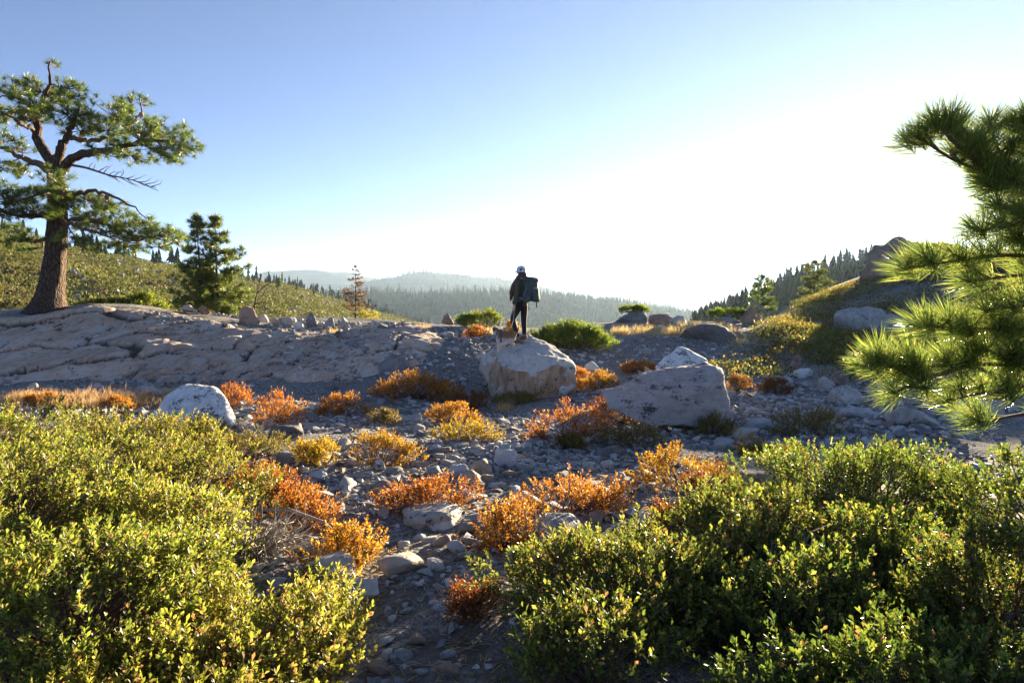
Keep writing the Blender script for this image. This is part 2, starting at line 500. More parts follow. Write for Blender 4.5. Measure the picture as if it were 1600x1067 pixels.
hill_l = Hill('scrub_hillside', [(-420, 320, 190), (-200, 338, 205), (0, 366, 230), (110, 388, 250), (200, 402, 265), (290, 421, 285), (380, 441, 310), (440, 447, 330), (500, 465, 340), (570, 482, 350), (660, 512, 360)],
              [(-420, 560, 42), (-200, 560, 48), (0, 555, 55), (110, 550, 60), (200, 548, 66), (290, 545, 75), (380, 540, 90), (440, 540, 105), (500, 540, 120), (570, 540, 150), (660, 545, 180)],
              170, 84, 1.6, 0.045, MAT_SCRUB_HILL, 'green scrubby hillside rising to the left behind the slab', 2.0)
hill_l2 = Hill('forest_hillside', [(300, 440, 420), (400, 441, 520), (470, 455, 560), (540, 474, 600), (610, 496, 640), (690, 520, 660)],
               [(300, 540, 200), (400, 540, 240), (470, 545, 280), (540, 548, 320), (610, 550, 360), (690, 555, 400)],
               80, 40, 3.0, 0.02, MAT_FOREST_HILL, 'dark wooded spur behind the green hillside')
hill_r = Hill('wooded_hillside', [(1085, 512, 300), (1130, 492, 300), (1180, 470, 300), (1240, 440, 300), (1300, 418, 300), (1360, 404, 300), (1430, 402, 300), (1560, 405, 300), (1750, 400, 290), (2000, 395, 260)],
              [(1060, 560, 120), (1130, 555, 120), (1180, 550, 118), (1240, 545, 115), (1300, 540, 112), (1360, 535, 110), (1430, 530, 106), (1560, 520, 100), (1750, 515, 95), (2000, 510, 85)],
              120, 60, 2.5, 0.03, MAT_FOREST_HILL, 'dark wooded hillside descending from the sun on the right')
hill_m = Hill('wooded_ridge', [(430, 470, 1500), (530, 462, 1480), (600, 458, 1450), (700, 457, 1420), (780, 462, 1400), (860, 468, 1400), (940, 476, 1420), (1000, 484, 1450), (1060, 493, 1500), (1130, 506, 1550)],
              [(430, 540, 900), (530, 545, 880), (600, 548, 860), (700, 550, 850), (780, 550, 850), (860, 550, 860), (940, 550, 880), (1000, 548, 900), (1060, 545, 950), (1130, 545, 1000)],
              160, 60, 9, 0.006, MAT_FOREST_HILL, 'hazy wooded ridge across the valley', 6)
hill_f1 = Hill('far_mountain', [(330, 440, 4200), (420, 424, 4200), (490, 421, 4200), (550, 427, 4150), (600, 436, 4100), (640, 442, 4100), (720, 452, 4100), (800, 470, 4100)],
               [(330, 520, 2600), (420, 520, 2600), (490, 520, 2600), (550, 520, 2600), (600, 520, 2600), (640, 520, 2600), (720, 520, 2600), (800, 520, 2600)],
               120, 40, 26, 0.003, MAT_FAR, 'pale blue far mountain behind the rusty tree')
hill_f2 = Hill('far_mountain', [(530, 452, 3300), (580, 438, 3300), (630, 427, 3300), (665, 422, 3300), (720, 430, 3300), (780, 434, 3300), (830, 442, 3280), (880, 455, 3250), (915, 466, 3250), (960, 482, 3250), (1010, 500, 3250)],
               [(530, 520, 2000), (580, 520, 2000), (630, 520, 2000), (665, 520, 2000), (720, 520, 2000), (780, 520, 2000), (830, 520, 2000), (880, 520, 2000), (915, 520, 2000), (960, 520, 2000), (1010, 530, 2000)],
               140, 40, 18, 0.004, MAT_FAR, 'blue far mountain behind the hiker')
hill_f3 = Hill('far_mountain', [(860, 478, 5600), (920, 467, 5600), (980, 465, 5600), (1030, 459, 5600), (1065, 455, 5600), (1110, 460, 5600), (1170, 464, 5600), (1260, 458, 5600), (1400, 452, 5600)],
               [(860, 515, 3800), (920, 515, 3800), (980, 515, 3800), (1030, 515, 3800), (1065, 515, 3800), (1110, 515, 3800), (1170, 515, 3800), (1260, 515, 3800), (1400, 515, 3800)],
               100, 30, 30, 0.003, MAT_FAR, 'palest far mountain under the glare on the right')
hill_f4 = Hill('wooded_ridge', [(900, 482, 2300), (960, 476, 2300), (1010, 480, 2300), (1050, 487, 2300), (1100, 497, 2300), (1180, 515, 2300)],
               [(900, 530, 1600), (960, 530, 1600), (1010, 530, 1600), (1050, 532, 1600), (1100, 535, 1600), (1180, 540, 1600)],
               80, 30, 10, 0.006, MAT_FOREST_HILL, 'pale wooded ridge to the right of the green bush')

# ------------------------------------------------------------------ far forest
def tier_conifer(seg=6, tiers=4, jag=0.25, seed=0):
    g = np.random.default_rng(seed)
    V, F = [], []
    for t in range(tiers):
        z0 = 0.10 + 0.82 * t / tiers; z1 = min(1.0, z0 + 0.42)
        r = 0.20 * (1 - 0.82 * t / tiers)
        b = len(V); V.append((0, 0, z1))
        for k in range(seg * 2):
            a = k * math.pi / seg + t * 0.5
            rr = r * (1.0 if k % 2 == 0 else 0.45) * (1 + g.uniform(-jag, jag))
            V.append((rr * math.cos(a), rr * math.sin(a), z0 + (0.0 if k % 2 == 0 else 0.08) + g.uniform(-0.02, 0.02)))
        for k in range(seg * 2):
            F.append((b, b + 1 + k, b + 1 + (k + 1) % (seg * 2)))
    b = len(V)
    for k in range(3):
        a = k * 2.1; V += [(0.018 * math.cos(a), 0.018 * math.sin(a), -0.06), (0.008 * math.cos(a), 0.008 * math.sin(a), 0.5)]
    for k in range(3):
        p, q = b + 2 * k, b + 2 * ((k + 1) % 3); F += [(p, q, q + 1), (p, q + 1, p + 1)]
    return np.array(V, float), np.array(F)

def conifer_mat(name, stops):
    m, nt, out = new_mat(name)
    geo = nd(nt, 'ShaderNodeNewGeometry')
    oi = nd(nt, 'ShaderNodeObjectInfo')
    f = nd(nt, 'ShaderNodeMath', {0: geo.outputs['Random Per Island'], 1: oi.outputs['Random']}, operation='ADD')
    f2 = nd(nt, 'ShaderNodeMath', {0: f.outputs[0], 1: 0.5}, operation='MULTIPLY')
    c = ramp(nt, f2.outputs[0], stops)
    b = nd(nt, 'ShaderNodeBsdfPrincipled', {'Base Color': c, 'Roughness': 0.9, 'Specular IOR Level': 0.1})
    t = nd(nt, 'ShaderNodeBsdfTranslucent', {'Color': c})
    mx = nd(nt, 'ShaderNodeMixShader', {0: 0.25, 1: b.outputs[0], 2: t.outputs[0]})
    nt.links.new(mx.outputs[0], out.inputs[0])
    return m
MAT_CONIFER = conifer_mat('conifer_needles', [(0.1, (0.022, 0.040, 0.018)), (0.6, (0.045, 0.070, 0.026)), (0.9, (0.075, 0.085, 0.03))])

def forest(name, hill, n, hmin, hmax, label, vr=(0.25, 1.02), dens=None):
    Vs, Fs, nn = [], [], 0
    for k in range(4):
        TV, TF = tier_conifer(4, 3, 0.3, k)
        u = RNG.random(n // 4); v = RNG.uniform(*vr, n // 4)
        p = hill.at(u, v)
        if dens is not None:
            keep = fbm(p[:, 0] * dens[0], p[:, 1] * dens[0], 8.0, 3) > dens[1]
            p = p[keep]
        h = hmin * 0.6 + (hmax - hmin * 0.6) * RNG.random(len(p)) ** 1.5
        a = RNG.uniform(0, 6.28, len(p)); z = np.zeros(len(p))
        B = np.stack([np.stack([np.cos(a), np.sin(a), z], -1), np.stack([-np.sin(a), np.cos(a), z], -1), np.stack([z, z, z + 1], -1)], 1)
        w = (h * 0.6 + hmax * 0.3) * RNG.uniform(0.6, 1.3, len(p))
        V, F = replicate(TV, TF, p, B, np.stack([w, w, h], -1))
        Vs.append(V); Fs.append(F + nn); nn += len(V)
    o = link(name, mesh_np(name, np.concatenate(Vs), np.concatenate(Fs)), MAT_CONIFER)
    tag(o, label, 'forest', kind='stuff')

forest('distant_forest', hill_m, 4300, 9, 20, 'hazy conifer forest covering the ridge across the valley')
forest('distant_forest', hill_f4, 1500, 12, 24, 'pale conifer forest on the ridge right of the green bush')
forest('distant_forest', hill_l2, 900, 7, 14, 'dark conifers covering the spur behind the rusty tree')
forest('distant_forest', hill_r, 1500, 4, 8, 'dark conifers covering the wooded hillside under the sun', (0.35, 1.0))
forest('distant_forest', hill_f2, 1700, 16, 30, 'fine conifer cover on the blue far mountain behind the hiker', (0.6, 1.01))

# ------------------------------------------------------------------ the air
HX, HY0, HY1, HZ0, HZ1 = 9500, -3200, 14500, -120, 420
bm = bmesh.new(); bmesh.ops.create_cube(bm, size=1.0)
for v in bm.verts:
    v.co = Vector((v.co.x * 2 * HX, HY0 if v.co.y < 0 else HY1, HZ0 if v.co.z < 0 else HZ1))
me = bpy.data.meshes.new('haze'); bm.to_mesh(me); bm.free()
m, nt, out = new_mat('hazy_air')
pv = nd(nt, 'ShaderNodeVolumePrincipled', {'Color': (0.55, 0.74, 1.0, 1.0), 'Density': 0.00007, 'Anisotropy': 0.45})
nt.links.new(pv.outputs[0], out.inputs['Volume'])
tag(link('haze', me, m), 'thin pale haze filling the valley air', 'haze', kind='stuff')

# ------------------------------------------------------------------ rocks
MAT_ROCK = {
    'hiker': rock_mat('stained_granite', (0.42, 0.39, 0.35), (0.58, 0.55, 0.50), speck_amt=0.55, speck_scale=20, stain=(0.36, 0.215, 0.11), stain_z=(0.25, 1.05), pale=(0.55, 0.52, 0.46)),
    'pink': rock_mat('pink_granite', (0.47, 0.385, 0.36), (0.62, 0.53, 0.49), speck_amt=0.6, speck_scale=34, streak=(0.8, 0.8, 1.8), pale=(0.56, 0.53, 0.50)),
    'white': rock_mat('white_speckled_granite', (0.62, 0.60, 0.57), (0.78, 0.76, 0.72), speck_amt=0.95, speck_scale=32, vary=0.08),
    'grey': rock_mat('grey_granite', (0.29, 0.28, 0.26), (0.50, 0.48, 0.44), speck_amt=0.35),
    'dark': rock_mat('dark_slate', (0.12, 0.112, 0.105), (0.27, 0.25, 0.235), speck_amt=0.25),
    'tan': rock_mat('tan_granite', (0.32, 0.255, 0.20), (0.50, 0.42, 0.34), speck_amt=0.3),
    'rust': rock_mat('rusty_rock', (0.21, 0.135, 0.095), (0.40, 0.285, 0.215), speck_amt=0.3),
    'pale': rock_mat('pale_stone', (0.46, 0.45, 0.44), (0.64, 0.62, 0.585), speck_amt=0.3),
    'blue': rock_mat('blue_grey_stone', (0.32, 0.325, 0.325), (0.52, 0.515, 0.50), speck_amt=0.25),
}
MAT_BEDROCK = rock_mat('bedrock', (0.36, 0.245, 0.18), (0.60, 0.45, 0.345), speck_amt=0.4, speck_scale=9, scale=0.6, streak=(1.6, 0.8, 1), vary=0.10, pale=(0.50, 0.43, 0.37))

def soil_in_joints(m):
    nt = m.node_tree; b = next(n for n in nt.nodes if n.type == 'BSDF_PRINCIPLED')
    src = b.inputs['Base Color'].links[0].from_socket
    a = nd(nt, 'ShaderNodeAttribute', attribute_name='soil')
    nt.links.new(mixc(nt, ramp(nt, a.outputs['Fac'], [(0.25, (0, 0, 0)), (0.8, (0.9, 0.9, 0.9))]), src, (0.055, 0.045, 0.032)), b.inputs['Base Color'])
soil_in_joints(MAT_BEDROCK)

def rock_mesh(name, pts, edge=0.12, rough=0.03, sm=2, seed=0.0, freq=3.0):
    """angular rock: hull of points, worn edges, uneven faces"""
    bm = bmesh.new()
    for p in pts: bm.verts.new(p)
    r = bmesh.ops.convex_hull(bm, input=bm.verts)
    for v in [v for v in bm.verts if not v.link_faces]: bm.verts.remove(v)
    for _ in range(7):
        long_ = [e for e in bm.edges if e.calc_length() > edge]
        if not long_: break
        bmesh.ops.subdivide_edges(bm, edges=long_, cuts=1, use_grid_fill=False)
        bmesh.ops.triangulate(bm, faces=bm.faces[:])
    for _ in range(sm):
        bmesh.ops.smooth_vert(bm, verts=bm.verts, factor=0.5, use_axis_x=True, use_axis_y=True, use_axis_z=True)
    bmesh.ops.recalc_face_normals(bm, faces=bm.faces)
    bm.normal_update()
    co = np.array([v.co for v in bm.verts]); no = np.array([v.normal for v in bm.verts])
    n = fbm(co[:, 0] * freq + seed, co[:, 1] * freq - seed, co[:, 2] * freq + seed * 0.3, 5, gain=0.55)
    # ledges: a stepped component reads as fractured faces
    st = fbm(co[:, 0] * freq * 0.6 - seed, co[:, 1] * freq * 0.6, co[:, 2] * freq * 1.2 + seed, 2)
    step = np.round(st * 4) / 4
    co = co + no * (rough * n + rough * 0.9 * step)[:, None]
    for v, c in zip(bm.verts, co): v.co = c
    me = bpy.data.meshes.new(name)
    bm.to_mesh(me); bm.free()
    me.polygons.foreach_set('use_smooth', np.ones(len(me.polygons), bool))
    try:
        me.set_sharp_from_angle(angle=R(32))
    except Exception:
        pass
    return me

BOULDER_FOOT = []      # (x, y, radius): keep loose stones out of the boulders
def boulder(name, pts, mat, label, cat='boulder', group=None, edge=0.12, rough=0.03, sm=2, seed=0.0, freq=3.0, settle=True):
    if settle:      # set it down where its foot is seen on the ground
        low = max(pts, key=lambda p: p[1]); kY = hit(low[0], low[1] - 4).y / low[2]
        pts = [(a, b, Y * kY) for a, b, Y in pts]
    W = np.array([tuple(P(*p)) for p in pts])
    c = W.mean(0); c[2] = W[:, 2].min()
    me = rock_mesh(name, [Vector(w - c) for w in W], edge, rough, sm, seed, freq)
    o = link(name, me, MAT_ROCK[mat], loc=Vector(c))
    tag(o, label, cat, group)
    BOULDER_FOOT.append((c[0], c[1], max(np.ptp(W[:, 0]), np.ptp(W[:, 1])) * 0.42))
    return o

HB = boulder('boulder', [(768, 546, 15.6), (793, 577, 15.0), (840, 582, 14.9), (870, 568, 15.1), (896, 572, 15.5), (899, 592, 15.4), (822, 521, 16.5), (798, 530, 16.7), (864, 541, 16.2),
                         (887, 557, 15.9), (757, 602, 15.7), (775, 624, 15.2), (830, 636, 15.0), (893, 622, 15.3), (752, 560, 15.9), (800, 600, 17.2), (880, 600, 16.8), (770, 545, 16.4)],
             'hiker', 'large pale boulder with ochre stained sides that the hiker stands on', edge=0.09, rough=0.06, sm=1, seed=1.7, freq=2.4, settle=False)
boulder('boulder', [(943, 612, 11.0), (1000, 590, 10.9), (1060, 576, 11.0), (1104, 569, 11.2), (1128, 582, 11.2), (1137, 603, 11.1), (1143, 672, 11.0), (1085, 672, 10.6), (1000, 660, 10.5), (950, 640, 10.8),
                    (1075, 592, 10.7), (1110, 600, 10.6), (1100, 572, 12.0), (1140, 640, 12.0), (960, 620, 12.0), (1040, 580, 11.8)],
        'pink', 'big pinkish boulder with black specks, sloping down to the left', edge=0.07, rough=0.045, sm=1, seed=4.1, freq=2.4)
boulder('boulder', [(1022, 572, 15.4), (1062, 542, 15.8), (1106, 562, 15.7), (1104, 600, 15.5), (1030, 600, 15.2), (1075, 575, 15.1), (1060, 590, 16.6), (1100, 575, 16.5), (1075, 548, 16.2)],
        'white', 'pale triangular boulder peeping over the pink boulder', edge=0.10, rough=0.03, seed=7.2)
boulder('boulder', [(226, 655, 9.9), (262, 616, 9.9), (288, 602, 10.0), (340, 606, 10.1), (353, 625, 9.9), (367, 662, 9.8), (340, 682, 9.5), (250, 684, 9.4), (300, 630, 9.6), (280, 640, 10.9), (350, 640, 10.8), (300, 608, 10.6)],
        'white', 'white boulder with black flecks among the left shrubs', edge=0.07, rough=0.028, seed=2.4)
boulder('boulder', [(624, 795, 5.75), (640, 787, 5.9), (700, 787, 5.95), (720, 800, 5.85), (712, 828, 5.6), (650, 830, 5.55), (630, 822, 5.6), (655, 812, 5.5), (700, 805, 5.55), (640, 800, 6.3), (715, 800, 6.3)],
        'grey', 'grey angular boulder in front of the middle orange bush', edge=0.05, rough=0.018, seed=3.3, freq=5)
boulder('boulder', [(832, 812, 5.4), (850, 802, 5.5), (890, 803, 5.5), (908, 825, 5.35), (912, 856, 5.1), (845, 856, 5.1), (835, 835, 5.2), (870, 806, 5.9), (900, 815, 5.9), (870, 822, 5.15)],
        'grey', 'rounded grey boulder hugged by the biggest orange bush', edge=0.05, rough=0.018, seed=5.3, freq=5)
boulder('boulder', [(1105, 742, 7.0), (1140, 722, 7.3), (1200, 722, 7.4), (1226, 742, 7.1), (1200, 768, 6.5), (1120, 766, 6.5), (1150, 740, 6.6), (1200, 742, 6.6), (1215, 752, 7.4)],
        'tan', 'flat tan slab beside the yellow bush', edge=0.06, rough=0.022, seed=6.3, freq=5)
boulder('boulder', [(578, 578, 16.6), (590, 563, 16.9), (615, 553, 17.0), (635, 556, 16.9), (638, 574, 16.6), (615, 590, 16.3), (585, 590, 16.3), (610, 566, 16.4), (630, 565, 17.6), (590, 570, 17.6)],
        'dark', 'dark rounded boulder at the foot of the smooth slab', edge=0.08, rough=0.03, seed=8.3)
boulder('boulder', [(372, 505, 24), (374, 484, 24), (384, 475, 24.2), (395, 480, 24.1), (406, 505, 23.8), (388, 512, 23.5), (380, 490, 24.7), (400, 500, 24.6), (392, 478, 24.5)],
        'rust', 'upright reddish rock next to the bare snag', edge=0.08, rough=0.03, seed=9.3)
for k, (x, y, w, h, Y, m, lab) in enumerate([
        (452, 512, 30, 17, 22.5, 'grey', 'rounded grey rock left of centre in the rocks along the crest'),
        (486, 516, 27, 22, 22.3, 'dark', 'dark wedge rock standing among the rocks along the crest'),
        (428, 515, 22, 13, 22.5, 'tan', 'tan block lying below the upright reddish rock'),
        (517, 518, 26, 17, 22.2, 'grey', 'grey block at the right end of the crest rocks'),
        (466, 521, 20, 12, 22.0, 'pale', 'pale small block in front of the crest rocks'),
        (536, 511, 18, 13, 23.0, 'blue', 'bluish rock below the rusty tree'),
        (320, 504, 22, 14, 22.8, 'rust', 'reddish block under the twin young pines'),
        (296, 499, 24, 12, 22.5, 'tan', 'tan block at the right end of the bedrock dome'),
        (411, 507, 20, 12, 23.5, 'grey', 'grey rock just right of the upright reddish rock'),
        (698, 508, 30, 17, 25.5, 'rust', 'pointed brown rock on the skyline left of the hiker'),
        (728, 512, 26, 13, 24.5, 'dark', 'dark low rock beside the pointed brown rock'),
        (985, 512, 56, 20, 26.5, 'dark', 'dark flat topped rock carrying a green cushion'),
        (1032, 512, 44, 16, 26.5, 'rust', 'brown low rock right of the green cushion'),
        (1060, 520, 34, 18, 25.0, 'grey', 'grey rounded rock at the middle of the right skyline'),
        (1107, 540, 96, 24, 21.5, 'dark', 'long dark slab below the right skyline'),
        (1140, 515, 44, 16, 27.5, 'grey', 'pale grey hump under low green growth on the right skyline'),
        (1245, 577, 36, 22, 17.2, 'rust', 'rusty pointed block on the right shrub slope'),
        (1252, 590, 40, 15, 16.0, 'pale', 'long pale stone below the rusty block'),
        (1228, 606, 34, 14, 14.8, 'blue', 'blue grey flat stone between two brown bushes'),
        (1322, 632, 54, 26, 12.5, 'grey', 'grey block left of the lowest pine boughs'),
        (1291, 612, 26, 22, 14.2, 'pale', 'pale rounded stone up the bank from the grey block'),
        (1340, 655, 60, 22, 11.2, 'blue', 'blue grey slab below the lowest pine boughs'),
        (1312, 602, 30, 24, 14.6, 'rust', 'brown rock tucked behind the pine boughs'),
        (1420, 668, 90, 26, 10.2, 'grey', 'wide grey slab showing through the pine boughs'),
        (1530, 660, 100, 30, 10.4, 'blue', 'wide bluish slab at the right edge under the boughs'),
        (1170, 690, 46, 18, 9.4, 'pale', 'pale flat stone below the pink boulder'),
        (1188, 670, 50, 16, 10.4, 'blue', 'blue grey flat stone right of the pink boulder'),
        (838, 618, 26, 18, 14.6, 'grey', 'grey stone at the foot of the hiker boulder'),
        (882, 618, 22, 14, 14.5, 'blue', 'bluish stone at the right foot of the hiker boulder'),
        (925, 582, 30, 16, 17.0, 'pale', 'squarish pale stone between the two big boulders'),
        (790, 727, 42, 30, 7.5, 'pale', 'largest pale stone in the central rubble'),
        (752, 742, 34, 26, 7.2, 'tan', 'brown rounded stone beside the largest pale stone'),
        (592, 733, 26, 18, 7.4, 'white', 'round white stone in front of the golden bush'),
        (735, 757, 44, 20, 6.7, 'tan', 'brown flat stone in the rubble behind the middle orange bush'),
        (1212, 1058, 70, 40, 3.0, 'blue', 'blocky stone in the dark shade at the bottom right'),
        (590, 1058, 44, 24, 3.0, 'rust', 'reddish stone at the bottom edge of the trail'),
        (700, 1062, 56, 24, 2.95, 'rust', 'flat reddish stone at the bottom centre of the trail'),
        (655, 1010, 36, 18, 3.35, 'rust', 'brown stone half sunk in the trail'),
        (690, 828, 50, 16, 5.1, 'pale', 'pale flat stone propped on the front of the grey angular boulder'),
        (738, 836, 46, 22, 5.2, 'dark', 'dark flat stone right of the grey angular boulder'),
        (690, 852, 34, 18, 4.9, 'tan', 'tan broken stone in the rubble below the grey angular boulder'),
        (712, 862, 40, 14, 4.7, 'pale', 'thin pale stone lying across the upper trail'),
        (625, 898, 90, 24, 4.1, 'tan', 'flat tan slab at the left side of the trail'),
        (510, 925, 110, 44, 3.9, 'tan', 'broad tan ledge under the lowest orange bush'),
        (560, 945, 90, 22, 3.7, 'grey', 'grey ledge stepping down to the trail'),
        (1345, 512, 96, 34, 24.0, 'grey', 'long grey slab half way up the right slope'),
        (1392, 525, 70, 44, 21.5, 'grey', 'grey slab behind the pine bough tips'),
        (1172, 522, 46, 28, 27.0, 'rust', 'dark triangular boulder with a log leaning on it'),
        (1130, 700, 40, 14, 8.6, 'blue', 'low blue stone behind the yellow bush'),
        (230, 612, 26, 10, 13.8, 'tan', 'tan stone in the dry grass strip'),
        (52, 612, 16, 14, 13.5, 'tan', 'small sunlit stone at the left end of the dry grass strip'),
        (317, 602, 22, 12, 14.2, 'tan', 'brown rock just behind the white flecked boulder'),
        (640, 660, 46, 14, 10.8, 'grey', 'low grey stone left of the paired orange bushes'),
        (450, 690, 70, 22, 9.0, 'dark', 'dark broad stone behind the golden bushes')]):
    g = np.random.default_rng(100 + k)
    if Y < 19 and 'slope' not in lab: Y = hit(x, y + 1).y
    b = P(x, y, Y)
    s = Y / FX
    ww, hh = w * s, h * s * 1.25
    dp = ww * g.uniform(0.6, 0.9)
    n = 12
    q = g.normal(size=(n, 3)); q /= (0.3 * np.linalg.norm(q, axis=1) + 0.7 * np.abs(q).max(1))[:, None]
    if 'point' in lab or 'triang' in lab or 'wedge' in lab:
        q[:, :2] *= (1.05 - 0.85 * np.clip((q[:, 2:3] + 1) / 2, 0, 1)); q[0] = (0.1, 0.0, 1.15)
    else:
        q[:, :2] *= (1.0 - 0.28 * np.clip((q[:, 2:3] + 1) / 2, 0, 1))
    pts = [Vector((a[0] * ww * 0.54, a[1] * dp * 0.54, (a[2] + 0.75) * hh * 0.55)) for a in q]
    yy = Y + dp * 0.4
    me = rock_mesh('rock', pts, max(0.03, ww * 0.085), ww * 0.038, 1, 10.0 + k, 2.2 / max(ww, 0.2))
    o = link('rock', me, MAT_ROCK[m])
    bx = b.x * yy / Y
    zg = float(gz(bx, yy))
    o.location = (bx, yy, max(zg - hh * 0.16, b.z - hh * 0.25) if 'slope' in lab or 'skyline' in lab else zg - hh * 0.12)
    tag(o, lab, 'rock')
    BOULDER_FOOT.append((bx, yy, ww * 0.45))
    if 'green cushion' in lab and 'carrying' in lab: CUSHION_AT = (bx, yy, o.location.z + hh * 0.92)
    if 'log leaning' in lab: LOG_ROCK = (bx, yy, o.location.z, hh)
    if 'green growth' in lab: GROWTH_AT = (bx, yy, o.location.z + hh * 0.9)

# the crag close under the sun
boulder('crag', [(1352, 440, 40), (1350, 412, 40), (1366, 388, 41), (1395, 376, 41.5), (1440, 374, 42), (1520, 396, 42), (1540, 430, 41), (1440, 450, 39), (1380, 448, 39), (1400, 400, 39.3), (1470, 400, 39.5), (1400, 400, 46), (1500, 400, 46)],
        'rust', 'big dark crag on the right skyline close under the sun', 'crag', edge=0.35, rough=0.32, sm=1, seed=12.3, freq=0.7, settle=False)

# ------------------------------------------------------------------ bedrock dome, split by its joints into plates
poly_px = [(-330, 560), (-330, 505), (-120, 500), (0, 504), (60, 495), (130, 480), (200, 484), (270, 493), (340, 512), (420, 519), (520, 523), (570, 512), (640, 509), (690, 528), (705, 545), (660, 572), (560, 598), (420, 600), (300, 592), (150, 598), (0, 606), (-200, 600)]
poly = np.array([tuple(hit(a, b + 1.5, 26))[:2] for a, b in poly_px])
def inside(poly, x, y):
    c = np.zeros(x.shape, bool); n = len(poly)
    for i in range(n):
        x1, y1 = poly[i]; x2, y2 = poly[(i + 1) % n]
        cond = ((y1 > y) != (y2 > y)) & (x < (x2 - x1) * (y - y1) / (y2 - y1 + 1e-12) + x1)
        c ^= cond
    return c
def edge_dist(poly, x, y):
    d = np.full(x.shape, 1e9); n = len(poly)
    for i in range(n):
        a = poly[i]; b = poly[(i + 1) % n]; ab = b - a
        t = np.clip(((x - a[0]) * ab[0] + (y - a[1]) * ab[1]) / (ab @ ab + 1e-9), 0, 1)
        d = np.minimum(d, np.hypot(x - a[0] - t * ab[0], y - a[1] - t * ab[1]))
    return d
bx_ = np.arange(poly[:, 0].min() - 0.5, poly[:, 0].max() + 0.5, 0.065)
by_ = np.arange(poly[:, 1].min() - 0.5, poly[:, 1].max() + 0.5, 0.065)
BX, BY = np.meshgrid(bx_, by_)
sd = edge_dist(poly, BX, BY) * np.where(inside(poly, BX, BY), 1, -1) + 0.35 * fbm(BX * 0.9, BY * 0.9, 5.0, 3)
wx = BX + 0.30 * fbm(BX * 0.45, BY * 0.45, 6.0, 2) + 0.03 * fbm(BX * 4, BY * 4, 6.0, 2); wy = BY + 0.30 * fbm(BX * 0.45, BY * 0.45, 9.0, 2) + 0.03 * fbm(BX * 4, BY * 4, 2.0, 2)
ca, sa = math.cos(R(38)), math.sin(R(38))
au = (wx * ca + wy * sa) / 3.2; av = (-wx * sa + wy * ca) / 1.05       # joints run along one main direction
g = np.random.default_rng(21)
iu, iv = np.floor(au).astype(int), np.floor(av).astype(int)
f1 = np.full(au.shape, 9.0); f2 = np.full(au.shape, 9.0); cid = np.zeros(au.shape, int)
tab = g.random((64, 64, 3))
for du in (-1, 0, 1):
    for dv in (-1, 0, 1):
        cu, cv = iu + du, iv + dv
        r = tab[cu % 64, cv % 64]
        d = np.hypot(au - cu - 0.1 - 0.8 * r[..., 0], av - cv - 0.1 - 0.8 * r[..., 1])
        nearer = d < f1
        f2 = np.where(nearer, f1, np.minimum(f2, d)); cid = np.where(nearer, (cu % 64) * 64 + cv % 64, cid); f1 = np.minimum(f1, d)
plate_h = tab.reshape(-1, 3)[cid][..., 2]
crack = 1 - smooth(0.012, 0.065, f2 - f1)
t3 = tab.reshape(-1, 3)[(cid * 7 + 13) % 4096]
tilt = 0.22 * (t3[..., 0] - 0.5) * (np.mod(au, 1) - 0.5) + 0.30 * (t3[..., 1] - 0.5) * (np.mod(av, 1) - 0.5)
fine = np.abs(fbm(au * 2.3, av * 0.7, 2.0, 4))
BZ = gz(BX, BY) + 0.27 * smooth(-0.1, 0.9, sd) - 0.10 + (0.15 * (plate_h - 0.5)) * smooth(0, 0.6, sd) + 0.07 * fbm(BX * 0.8, BY * 0.8, 11.0, 3) * smooth(0, 0.8, sd) - 0.17 * crack * smooth(-0.2, 0.5, sd) \
     - 0.03 * (1 - smooth(0, 0.05, fine)) + 0.02 * fbm(BX * 6, BY * 6, 1.0, 4)
BZ = np.where(sd < -0.1, BZ - 0.10 * np.clip(-sd - 0.1, 0, 1) * 4, BZ)
nyb, nxb = BX.shape
ib = np.arange(nxb * nyb).reshape(nyb, nxb)
FB = np.stack([ib[:-1, :-1], ib[:-1, 1:], ib[1:, 1:], ib[1:, :-1]], -1).reshape(-1, 4)
keep = (sd > -0.35).ravel()[FB].all(1)
FB = FB[keep]; cf = cid.ravel()[FB[:, 0]]
VB = np.stack([BX, BY, BZ], -1).reshape(-1, 3)
SOIL = np.maximum(crack, 0.7 * (1 - smooth(0, 0.045, fine))).ravel()      # earth and dry moss lodged in the joints
dome = empty('bedrock_outcrop', (float(poly[:, 0].mean()), float(poly[:, 1].mean()), 0.5), 'smooth jointed bedrock dome under the big pine', 'bedrock')
dl = np.array(dome.location)
u, cnt = np.unique(cf, return_counts=True)
for c_, n_ in zip(u, cnt):
    f = FB[cf == c_]
    if len(f) < 40: continue
    # keep the largest connected piece of the cell
    own = {}
    for fi, q in enumerate(f.tolist()):
        for a in q: own.setdefault(a, []).append(fi)
    left = set(range(len(f))); best = []
    while left:
        st = [left.pop()]; comp = []
        while st:
            k = st.pop(); comp.append(k)
            for a in f[k].tolist():
                for b in own[a]:
                    if b in left: left.discard(b); st.append(b)
        if len(comp) > len(best): best = comp
    f = f[best]
    vi, inv = np.unique(f, return_inverse=True)
    me = mesh_np('rock_plate', VB[vi] - dl, inv.reshape(-1, 4), True)
    at = me.attributes.new('soil', 'FLOAT', 'POINT'); at.data.foreach_set('value', SOIL[vi].astype(np.float32))
    link('rock_plate', me, MAT_BEDROCK, dome)

def bedz(x, y):
    """height of whatever rock or soil lies at (x, y)"""
    z = float(gz(x, y))
    if bx_[0] < x < bx_[-1] and by_[0] < y < by_[-1]:
        i = int((x - bx_[0]) / 0.065); j = int((y - by_[0]) / 0.065)
        if sd[j, i] > -0.1: z = max(z, float(BZ[j, i]))
    return z

